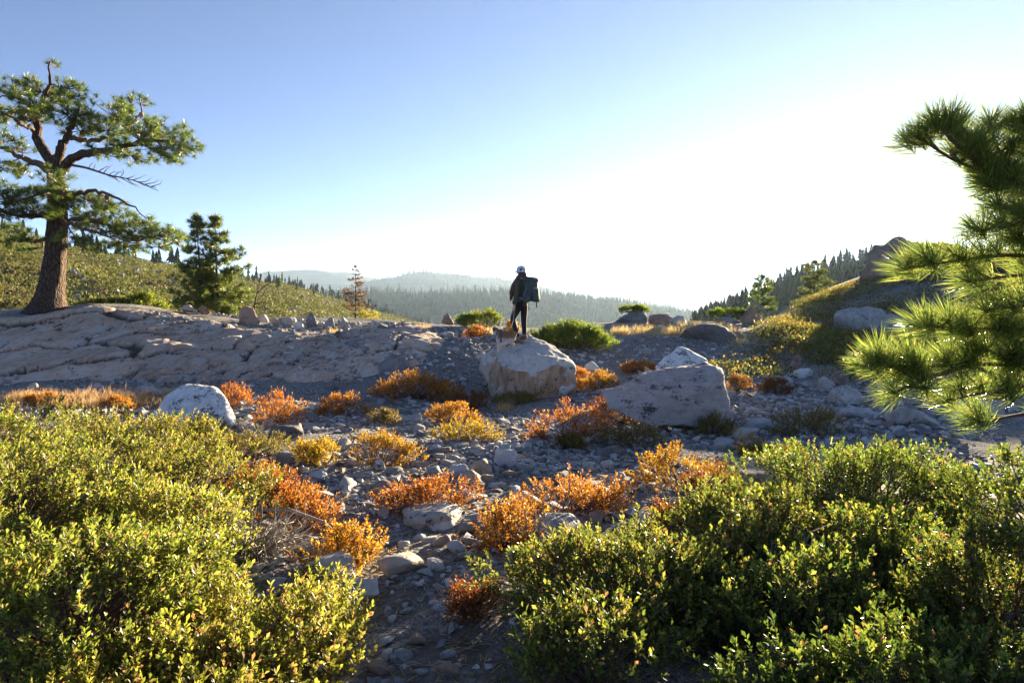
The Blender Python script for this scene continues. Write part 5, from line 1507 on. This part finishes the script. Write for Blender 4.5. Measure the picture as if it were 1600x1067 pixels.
# --- the near pine at the right edge: only its boughs reach into the picture
np_base = np.array((4.9, 5.1, float(gz(4.9, 5.1)) - .1))
npine = empty('near_pine', tuple(np_base), 'near pine whose long needled boughs reach in from the right edge', 'tree')
mb = MB(); mb.tube(resample([(0, 0, 0), (.05, -.05, 1.2), (-.05, -.1, 2.4), (-.25, -.2, 3.4), (-.5, -.3, 4.0)], 20), np.linspace(.11, .03, 20), 12, jitter=.06); mb.build('trunk', MAT_BARK, npine)
BOUGHS = [([(1760, 330, 4.95), (1650, 270, 4.7), (1600, 230, 4.55), (1580, 195, 4.5)], 1.1), ([(1760, 345, 4.95), (1620, 300, 4.6), (1530, 268, 4.45), (1475, 245, 4.4), (1438, 215, 4.35)], 1.2),
          ([(1640, 290, 4.65), (1560, 250, 4.5), (1520, 220, 4.45), (1500, 196, 4.4)], 1.0), ([(1540, 262, 4.45), (1490, 222, 4.3), (1465, 196, 4.25)], 1.0), ([(1620, 290, 4.6), (1560, 240, 4.5), (1545, 190, 4.5)], 1.2), ([(1700, 320, 4.8), (1640, 260, 4.6), (1605, 190, 4.5)], 1.2), ([(1760, 420, 5.0), (1650, 350, 4.7), (1590, 330, 4.5), (1560, 318, 4.4)], 1.0),
          ([(1760, 470, 5.0), (1640, 400, 4.6), (1540, 398, 4.4), (1470, 412, 4.3), (1415, 418, 4.25)], .8), ([(1760, 480, 5.0), (1650, 430, 4.8), (1580, 430, 4.7), (1520, 440, 4.7)], .8),
          ([(1760, 540, 5.0), (1650, 520, 4.6), (1550, 512, 4.4), (1480, 512, 4.3), (1450, 508, 4.25)], 1.1), ([(1760, 560, 5.0), (1640, 540, 4.8), (1580, 520, 4.7), (1560, 505, 4.6)], 1.1),
          ([(1760, 590, 5.0), (1640, 572, 4.6), (1520, 568, 4.4), (1420, 575, 4.25), (1362, 570, 4.2)], 1.1), ([(1520, 568, 4.4), (1450, 590, 4.2), (1400, 612, 4.1)], 1.0), ([(1760, 620, 4.9), (1620, 600, 4.5), (1540, 612, 4.3), (1480, 625, 4.2)], .8),
          ([(1620, 590, 4.6), (1580, 560, 4.4), (1540, 545, 4.3)], 1.0), ([(1760, 640, 4.8), (1640, 640, 4.5), (1580, 650, 4.4), (1530, 660, 4.3)], .4), ([(1640, 450, 4.6), (1590, 470, 4.4), (1540, 485, 4.3)], .8), ([(1720, 380, 4.9), (1640, 345, 4.6), (1580, 352, 4.4), (1530, 360, 4.3)], 1.0), ([(1720, 360, 4.9), (1640, 310, 4.7), (1590, 290, 4.5), (1550, 285, 4.4)], 1.0), ([(1700, 430, 4.8), (1630, 385, 4.6), (1590, 372, 4.5)], 1.0)]
pos, dirs, size = [], [], []
for pts_, dn in BOUGHS:
    q = resample([np.array(P(*a)) for a in pts_], 16)
    mb = MB(); mb.tube(q - np_base, np.linspace(.021, .008, 16), 7); bo = mb.build('bough', MAT_BRANCH, npine)
    L = np.linalg.norm(np.diff(q, axis=0), axis=1).sum()
    n = max(4, int(L * 7.5 * dn))
    tw = MB()
    for i in range(n):
        f = 1 - .74 * i / n
        p = np.array([np.interp(f, np.linspace(0, 1, 16), q[:, d]) for d in range(3)])
        tan = q[-1] - q[-4]; tan /= np.linalg.norm(tan)
        side = RNG.normal(0, 1, 3); side /= np.linalg.norm(side); side[2] = abs(side[2]) * .6
        e = p + (tan * .05 + side * RNG.uniform(.06, .17)) * (1 if i else .2)
        tw.tube([p - np_base, (p + e) / 2 - np_base - np.array([0, 0, .01]), e - np_base], [.008, .007, .006], 5, cap=False)
        pos.append(e - np_base); dirs.append(tan * .7 + side * .35 + np.array([0, 0, .8 if pts_[-1][1] < 260 else .45])); size.append(RNG.uniform(.16, .225))
    o = tw.build('twigs', MAT_BRANCH, npine); o['kind'] = 'stuff'
put_tufts('needles', pos, dirs, size, TUFT_NEAR, MAT_NEEDLE_NEAR, npine)

# ------------------------------------------------------------------ hiker, pack, dog, leash
from mathutils.bvhtree import BVHTree
_bv = BVHTree.FromPolygons([HB.matrix_basis @ v.co for v in HB.data.vertices], [tuple(p.vertices) for p in HB.data.polygons])
def rock_z(x, y):
    h = _bv.ray_cast(Vector((x, y, 6)), Vector((0, 0, -1)))
    return h[0].z if h[0] is not None else float(gz(x, y))

def skin_mesh(name, chains, sub=2):
    """chains: list of joint lists [(x,y,z,rx[,ry])]; joints at the same place are shared; the surface grows round them in one piece"""
    V, Rr, E, key = [], [], [], {}
    for ch in chains:
        prev = None
        for j in ch:
            k = tuple(round(c, 4) for c in j[:3])
            if k not in key:
                key[k] = len(V); V.append(j[:3]); Rr.append((j[3], j[4] if len(j) > 4 else j[3]))
            if prev is not None and prev != key[k]: E.append((prev, key[k]))
            prev = key[k]
    me = bpy.data.meshes.new(name); me.from_pydata([Vector(v) for v in V], E, [])
    o = bpy.data.objects.new(name, me); COL.objects.link(o)
    o.modifiers.new('skin', 'SKIN').use_smooth_shade = True
    if not me.skin_vertices: 
        bpy.context.view_layer.objects.active = o
    for i, sv in enumerate(me.skin_vertices[0].data):
        sv.radius = Rr[i]; sv.use_root = (i == 0)
    s = o.modifiers.new('sub', 'SUBSURF'); s.levels = sub; s.render_levels = sub
    bpy.context.view_layer.update()
    dg = bpy.context.evaluated_depsgraph_get()
    out = bpy.data.meshes.new_from_object(o.evaluated_get(dg))
    out.name = name
    bpy.data.objects.remove(o); bpy.data.meshes.remove(me)
    out.polygons.foreach_set('use_smooth', np.ones(len(out.polygons), bool))
    return out

MAT_SKIN = plain_mat('skin', (0.50, 0.30, 0.21), 0.6, 0.06, 10)
MAT_JACKET = plain_mat('dark_olive_jacket', (0.075, 0.076, 0.050), 0.85, 0.3, 25, 0.3)
MAT_LEGGING = plain_mat('black_leggings', (0.010, 0.010, 0.013), 0.75, 0.2, 20)
MAT_BOOT = plain_mat('brown_boots', (0.20, 0.13, 0.085), 0.8, 0.2, 30)
MAT_HAIR = plain_mat('brown_hair', (0.085, 0.040, 0.022), 0.5, 0.4, 40, 0.4, 0.4, (1, 1, .15))
MAT_CAP = plain_mat('white_cap', (0.62, 0.60, 0.66), 0.8, 0.06, 30)
MAT_CAPDARK = plain_mat('dark_cap_gap', (0.02, 0.017, 0.018), 0.9, 0.1, 30)
MAT_PACK = plain_mat('teal_pack_cloth', (0.050, 0.075, 0.072), 0.7, 0.35, 14, 0.4)
MAT_STRAP = plain_mat('grey_blue_strap', (0.14, 0.18, 0.20), 0.75, 0.15, 20)

def fr(f, l, z): return (f, l, z)
hx, hy = P(816, 528, 16.05).x, 16.05
hz = rock_z(hx, hy)
hiker = empty('person', (hx, hy, hz), 'person in white cap and dark clothes with long hair, standing on the stained boulder', 'person')
hiker.rotation_euler.z = math.atan2(0.60, -0.80)          # faces away to the left
def on_rock(f, l):
    a = hiker.rotation_euler.z; x = hx + f * math.cos(a) - l * math.sin(a); y = hy + f * math.sin(a) + l * math.cos(a)
    return rock_z(x, y) - hz
zr = on_rock(0.0, -0.07); zl = on_rock(0.06, 0.12)
# body: one continuous figure; left leg bent forward at the knee, left arm hanging, right arm forward
arm_l = [(0.0, .16, 1.36, .052), (0.0, .225, 1.10, .042), (0.07, .215, .90, .032), (0.09, .205, .84, .028)]
arm_r = [(0.0, -.16, 1.36, .052), (-.02, -.215, 1.11, .042), (0.13, -.19, .96, .032), (0.19, -.17, .93, .028)]
leg_l = [(0.0, .085, .88, .070), (0.20, .12, .56 + zl * .5, .060), (0.03, .12, .13 + zl, .038)]
leg_r = [(0.0, -.085, .88, .070), (0.01, -.08, .48, .058), (-.02, -.07, .11 + zr, .038)]
torso = [(0, 0, .93, .080, .075), (0, 0, 1.10, .085, .075), (0, 0, 1.30, .105, .08), (0.0, 0, 1.42, .07), (0.02, 0, 1.50, .048), (0.045, 0, 1.60, .085), (0.05, 0, 1.68, .075)]
foot_l = [leg_l[-1], (0.03, .12, .055 + zl, .04), (.16, .13, .035 + zl, .03)]
foot_r = [leg_r[-1], (-.02, -.07, .05 + zr, .04), (.11, -.08, .035 + zr, .03)]
body = skin_mesh('body', [torso, [torso[0]] + leg_l + foot_l[1:], [torso[0]] + leg_r + foot_r[1:], [torso[2]] + arm_l, [torso[2]] + arm_r], 2)
link('body', body, MAT_SKIN, hiker)
def hand(sign, w, d):
    """palm with five bent fingers"""
    ch = []
    w = np.array(w); d = np.array(d) / np.linalg.norm(d)
    side = np.cross(d, (0, 1, 0)); side /= np.linalg.norm(side)
    curl = np.array([0, -sign, 0]) * .8
    palm = w + d * .075
    ch.append([(*w, .026), (*palm, .030, .018)])
    for k, L in enumerate((.055, .062, .058, .045)):
        r0 = palm + side * (k - 1.5) * .018
        a = r0 + d * L * .5; b = a + (d * .5 + curl) * L * .45
        ch.append([(*palm, .030, .018), (*r0, .010), (*a, .009), (*b, .007)])
    th = w + d * .03 + side * -.03
    ch.append([(*w, .026), (*th, .012), (*(th + (d * .8 + curl * .4 - side * .3) * .04), .009)])
    return ch
for sgn, wr, dr in ((1, arm_l[-1][:3], (.08, -.02, -1)), (-1, arm_r[-1][:3], (1, .2, -.35))):
    link('hand', skin_mesh('hand', hand(sgn, wr, dr), 1), MAT_SKIN, hiker)
def grow(ch, k): return [(*j[:3], *(r * k if k > 2 else r + k for r in j[3:])) for j in ch]
t_ = [(0, 0, .80, .135, .125), (0, 0, .92, .145, .13), (0, 0, 1.08, .128, .11), (0, 0, 1.28, .155, .115), (0.0, 0, 1.41, .095, .085), (0.015, 0, 1.46, .06)]
jk = skin_mesh('jacket', [t_, [t_[3]] + grow(arm_l[:3], .022) + [(0.085, .21, .86, .045)], [t_[3]] + grow(arm_r[:3], .022) + [(0.17, -.175, .94, .045)]], 2)
link('jacket', jk, MAT_JACKET, hiker)
lg = skin_mesh('leggings', [[(0, 0, .93, .125, .12), (0, 0, 1.02, .11, .105)], [(0, 0, .93, .125, .12), (0.0, .085, .88, .100)] + grow(leg_l[1:], .014), [(0, 0, .93, .125, .12), (0.0, -.085, .88, .100)] + grow(leg_r[1:], .014)], 2)
link('leggings', lg, MAT_LEGGING, hiker)
for z_, ft, lg_ in ((zl, foot_l, leg_l), (zr, foot_r, leg_r)):
    a = lg_[-1]
    bt = skin_mesh('boot', [[(a[0] - .005, a[1], a[2] + .05, .048), (a[0] - .01, a[1], .065 + z_, .050, .045), (a[0] + .07, a[1] + .0, .045 + z_, .045, .038), (a[0] + .17, a[1] + .01, .034 + z_, .040, .030)],
                            [(a[0] - .01, a[1], .065 + z_, .050, .045), (a[0] - .05, a[1], .045 + z_, .045, .04)]], 2)
    link('boot', bt, MAT_BOOT, hiker)
# face: the head is turned farther away than the body
HT = R(-42)
def turn(p): x, y = p[0] - .04, p[1]; return (.04 + x * math.cos(HT) - y * math.sin(HT), x * math.sin(HT) + y * math.cos(HT), p[2])
def head_part(o): o.location = Vector(turn(o.location)); o.rotation_euler.z = HT; return o
for l in (-.03, .03):
    bm = bmesh.new(); bmesh.ops.create_uvsphere(bm, u_segments=10, v_segments=8, radius=.012); me = bpy.data.meshes.new('eye'); bm.to_mesh(me); bm.free()
    head_part(link('eye', me, MAT_CAPDARK, hiker, (.128, l, 1.625)))
head_part(link('nose', skin_mesh('nose', [[(0, 0, .033, .010), (.025, 0, 0, .015)]], 1), MAT_SKIN, hiker, (.125, 0, 1.592)))
head_part(link('mouth', skin_mesh('mouth', [[(-.004, -.02, .002, .006), (0, 0, 0, .008), (-.004, .02, .002, .006)]], 1), plain_mat('lips', (.40, .16, .13), .5), hiker, (.130, 0, 1.560)))
for l in (-1, 1): head_part(link('ear', skin_mesh('ear', [[(.005, -l * .008, -.025, .012), (0, 0, 0, .016), (.005, -l * .006, .025, .010)]], 1), MAT_SKIN, hiker, (.035, l * .094, 1.61)))
# hair: over the head and down over the left shoulder to the waist
hr = skin_mesh('hair', [[(.02, 0, 1.66, .095), (-.015, 0, 1.60, .098, .105), (-.02, .02, 1.50, .085, .10), (.05, .10, 1.42, .08, .09), (.13, .15, 1.28, .072, .085), (.18, .16, 1.14, .06, .07), (.215, .155, 1.02, .038, .04), (.23, .15, .95, .012)],
                        [(-.02, .02, 1.50, .085, .10), (-.05, -.05, 1.40, .05, .07), (-.04, -.06, 1.30, .02)]], 2)
hv = np.array([v.co for v in hr.vertices]); an = np.arctan2(hv[:, 1] - .1, hv[:, 0]); hv[:, :2] *= (1 + 0.035 * np.sin(an * 14))[:, None]; hr.vertices.foreach_set('co', hv.ravel().astype(np.float32))
link('hair', hr, MAT_HAIR, hiker)
# cap, worn backwards: dome, peak at the back of the look direction left, gap and band
def lathe(prof, seg=24):
    V, F = [], []
    for (r, z) in prof:
        for k in range(seg): a = k * 6.2832 / seg; V.append((r * math.cos(a), r * math.sin(a) * .92, z))
    for i in range(len(prof) - 1):
        for k in range(seg):
            k2 = (k + 1) % seg; F.append((i * seg + k, i * seg + k2, (i + 1) * seg + k2, (i + 1) * seg + k))
    return np.array(V), np.array(F)
cap = empty('cap', (0, 0, 0), None, None); cap.parent = hiker; cap.location = (.03, 0, 1.655); cap.rotation_euler = (0, R(-6), HT)
V, F = lathe([(.120, -.012), (.123, .01), (.121, .045), (.105, .085), (.075, .112), (.04, .125), (.004, .129)])
link('crown', mesh_np('crown', V, F, True), MAT_CAP, cap)
V, F = lathe([(.1245, -.016), (.126, .008), (.1245, .010)]); link('band', mesh_np('band', V, F, True), plain_mat('white_band', (.78, .76, .76), .8), cap)
pk = []
for k in range(9):
    a = R(-52 + 13 * k)
    for r, dz in ((.118, 0.0), (.165 + .03 * math.cos(a), -.012), (.20 + .035 * math.cos(a), -.03)): pk.append((r * math.cos(a), r * math.sin(a) * .92, dz))
pf = [(3 * k + i, 3 * k + i + 1, 3 * k + i + 4, 3 * k + i + 3) for k in range(8) for i in range(2)]
o = link('peak', mesh_np('peak', np.array(pk), np.array(pf), True), MAT_CAP, cap); sol = o.modifiers.new('thick', 'SOLIDIFY'); sol.thickness = .005
V, F = lathe([(.002, .0), (.026, .004), (.034, .0)], 16); V = V[:, [2, 1, 0]] * np.array([1, 1.25, 1])
link('back_gap', mesh_np('back_gap', V, F, True), MAT_CAPDARK, cap, (-.121, .02, .035))

# backpack
pack = empty('backpack', (hx, hy, hz), 'large dark teal hiking backpack on the hiker', 'backpack'); pack.rotation_euler = hiker.rotation_euler
def rbox(name, c, s, mat, parent, bev=.04, taper=1.0, rough=.008, rot=None):
    bm = bmesh.new(); bmesh.ops.create_cube(bm, size=1)
    for v in bm.verts:
        k = taper if v.co.z > 0 else 1
        v.co = Vector((v.co.x * s[0] * k, v.co.y * s[1] * k, v.co.z * s[2]))
    bmesh.ops.bevel(bm, geom=bm.edges[:], offset=bev, segments=3, affect='EDGES', profile=.6)
    bmesh.ops.subdivide_edges(bm, edges=[e for e in bm.edges if e.calc_length() > .08], cuts=2, use_grid_fill=True)
    bm.normal_update()
    for v in bm.verts:
        n = float(fbm(np.array([v.co.x * 14]), np.array([v.co.y * 14]), np.array([v.co.z * 9]), 2)[0]); v.co += v.normal * n * rough
    me = bpy.data.meshes.new(name); bm.to_mesh(me); bm.free()
    me.polygons.foreach_set('use_smooth', np.ones(len(me.polygons), bool))
    o = link(name, me, mat, parent, c)
    if rot: o.rotation_euler = rot
    return o
rbox('main_bag', (-.25, 0, 1.19), (.23, .34, .48), MAT_PACK, pack, .06, .88, .012, (0, R(-5), 0))
rbox('lid', (-.25, 0, 1.455), (.28, .34, .10), MAT_PACK, pack, .04, .85, .01, (0, R(-8), 0))
rbox('front_pocket', (-.375, 0, 1.11), (.07, .26, .28), MAT_PACK, pack, .03, .85)
for l in (-1, 1):
    rbox('side_pocket', (-.26, l * .195, 1.03), (.20, .06, .20), MAT_PACK, pack, .025, .9)
    mb = MB(); mb.tube(resample([(-.14, l * .10, 1.44), (-.05, l * .115, 1.50), (.07, l * .125, 1.46), (.15, l * .13, 1.34), (.135, l * .14, 1.18), (.03, l * .16, 1.04), (-.12, l * .15, 1.0)], 18), .022, 6)
    mb.build('shoulder_strap', MAT_STRAP, pack)
    mb = MB(); mb.tube([(-.16, l * .19, 1.40), (-.28, l * .215, 1.24), (-.20, l * .225, 1.10), (-.15, l * .19, .97)], .011, 5); mb.build('side_strap', MAT_STRAP, pack)
mb = MB(); mb.tube(resample([(-.14, .15, .98), (-.02, .19, .95), (.12, .14, .93), (.16, 0, .92), (.12, -.14, .93), (-.02, -.19, .95), (-.14, -.15, .98)], 20), .026, 6); mb.build('hip_belt', MAT_PACK, pack)
mb = MB(); mb.tube([(-.36, -.05, .98), (-.375, -.05, .90), (-.37, -.05, .80)], [.014, .014, .010], 5); mb.build('hanging_strap', MAT_LEGGING, pack)
mb = MB(); mb.tube([(-.20, .08, .95), (-.24, .08, .86), (-.25, .08, .74)], [.009, .009, .013], 5); mb.build('hanging_strap', MAT_LEGGING, pack)

# dog
def dog_mat():
    m, nt, out = new_mat('tan_white_fur')
    tc = nd(nt, 'ShaderNodeTexCoord'); sx = nd(nt, 'ShaderNodeSeparateXYZ', {0: tc.outputs['Object']})
    n = noise_n(nt, tc.outputs['Object'], 16, 3); f = nd(nt, 'ShaderNodeMath', {0: n, 1: -.5}, operation='ADD')
    f = nd(nt, 'ShaderNodeMath', {0: f.outputs[0], 1: .10}, operation='MULTIPLY')
    z = nd(nt, 'ShaderNodeMath', {0: sx.outputs[2], 1: f.outputs[0]}, operation='ADD')
    tan_ = ramp(nt, noise_n(nt, tc.outputs['Object'], 60, 3), [(.3, (.15, .075, .032)), (.7, (.27, .145, .065))])
    # white chest, belly and legs; white blaze on the face
    c = mixc(nt, ramp(nt, z.outputs[0], [(.20, (1, 1, 1)), (.255, (0, 0, 0))]), tan_, (.62, .50, .40))
    ch = nd(nt, 'ShaderNodeMapRange', {0: sx.outputs[0], 1: -.19, 2: -.13, 3: 1.0, 4: 0.0})
    lowhead = nd(nt, 'ShaderNodeMapRange', {0: z.outputs[0], 1: .36, 2: .40, 3: 1.0, 4: 0.0})
    w = nd(nt, 'ShaderNodeMath', {0: ch.outputs[0], 1: lowhead.outputs[0]}, operation='MULTIPLY')
    c = mixc(nt, w.outputs[0], c, (.66, .56, .48))
    b = nd(nt, 'ShaderNodeBsdfPrincipled', {'Base Color': c, 'Roughness': .9, 'Sheen Weight': .3})
    nt.links.new(b.outputs[0], out.inputs[0]); return m
MAT_DOG = dog_mat()
dx, dy_ = P(789, 541, 15.62).x, 15.62
dz_ = rock_z(dx, dy_)
dog = empty('dog', (dx, dy_, dz_), 'small tan and white dog with big ears, head turned to the camera', 'dog')
DS = 1.12; dog.scale = (DS, DS, DS)
def dlz(x, y): return (rock_z(dx + x * DS, dy_ + y * DS) - dz_) / DS
rump, mid, chest, nk, hd, mz = (.16, 0, .285, .090, .10), (.02, 0, .28, .082, .10), (-.13, 0, .285, .085, .11), (-.185, -.025, .37, .058), (-.205, -.05, .435, .078, .072), (-.205, -.135, .405, .034)
ch = [[mid, rump], [mid, chest, nk, hd, mz], [rump, (.235, .01, .33, .022), (.275, .01, .40, .018), (.265, .01, .46, .010)]]
for l in (-.055, .055):
    zf, zb = dlz(-.14, l), dlz(.18, l)
    ch.append([chest, (-.14, l, .19, .038), (-.135, l, .10 + zf * .5, .024), (-.14, l, .03 + zf, .020), (-.165, l, .015 + zf, .019)])
    ch.append([rump, (.14, l, .20, .052), (.115, l, .155, .036), (.185, l, .095 + zb * .5, .021), (.175, l, .03 + zb, .019), (.15, l, .015 + zb, .018)])
db = skin_mesh('body', ch, 2); link('body', db, MAT_DOG, dog)
MAT_EAR = plain_mat('inner_ear', (.45, .24, .17), .8)
for s in (-1, 1):
    ev = np.array([(-.045, 0, 0), (.045, 0, 0), (0, .024, .005), (s * .02, -.004, .125), (0, -.020, .0)]); ef = np.array([(0, 3, 2), (2, 3, 1), (1, 3, 4), (4, 3, 0), (0, 2, 4), (2, 1, 4)])
    o = link('ear', mesh_np('ear', ev, ef, False), MAT_DOG, dog, (-.205 + s * .052, -.045, .485)); o.rotation_euler = (R(-6), R(s * 16), 0)
    o2 = link('inner_ear', mesh_np('inner_ear', np.array([(-.026, -.013, .014), (.026, -.013, .014), (s * .016, -.0105, .098)]), np.array([(0, 1, 2)])), MAT_EAR, o)
    o2.location.y = -.008
    bm = bmesh.new(); bmesh.ops.create_uvsphere(bm, u_segments=8, v_segments=6, radius=.0095); me = bpy.data.meshes.new('eye'); bm.to_mesh(me); bm.free()
    link('eye', me, MAT_CAPDARK, dog, (-.205 + s * .032, -.122, .447))
bm = bmesh.new(); bmesh.ops.create_uvsphere(bm, u_segments=8, v_segments=6, radius=.0125); me = bpy.data.meshes.new('nose'); bm.to_mesh(me); bm.free()
link('nose', me, MAT_CAPDARK, dog, (-.205, -.172, .412))
harn = empty('dog_harness', (dx, dy_, dz_), 'blue harness round the chest of the dog', 'harness'); harn.scale = (DS, DS, DS)
MAT_HARN = plain_mat('blue_harness', (.035, .075, .16), .6)
for nm, cx_, cz_, ry_, rz_ in (('chest_band', -.075, .283, .102, .118), ('neck_band', -.165, .335, .078, .085)):
    mb = MB(); a = np.linspace(0, 2 * math.pi, 21)
    mb.tube(np.stack([cx_ + .03 * np.sin(a) * (1 if nm == 'neck_band' else .2), -.008 + ry_ * np.cos(a), cz_ + rz_ * np.sin(a)], -1), .014, 6); mb.build(nm, MAT_HARN, harn)
mb = MB(); mb.tube([(-.16, -.01, .42), (-.12, 0, .41), (-.075, 0, .402)], .014, 6); mb.build('back_strap', MAT_HARN, harn)
# leash from the left hand down to the harness
a_ = hiker.rotation_euler.z; w = np.array(arm_l[-1][:3]) + np.array([.01, -.02, -.10])
hand_w = np.array([hx + w[0] * math.cos(a_) - w[1] * math.sin(a_), hy + w[0] * math.sin(a_) + w[1] * math.cos(a_), hz + w[2]])
hook = np.array([dx - .075 * DS, dy_, dz_ + .412 * DS])
mb = MB(); mid_ = hand_w * .45 + hook * .55 - np.array([0, 0, .12])
mb.tube(resample([hand_w, hand_w + np.array([-.01, -.03, -.22]), mid_ + np.array([.08, 0, -.06]), hook], 20), .009, 6)
le = mb.build('leash', plain_mat('pale_leash', (.42, .40, .34), .7)); tag(le, 'thin pale leash from the hiker hand to the dog', 'leash')
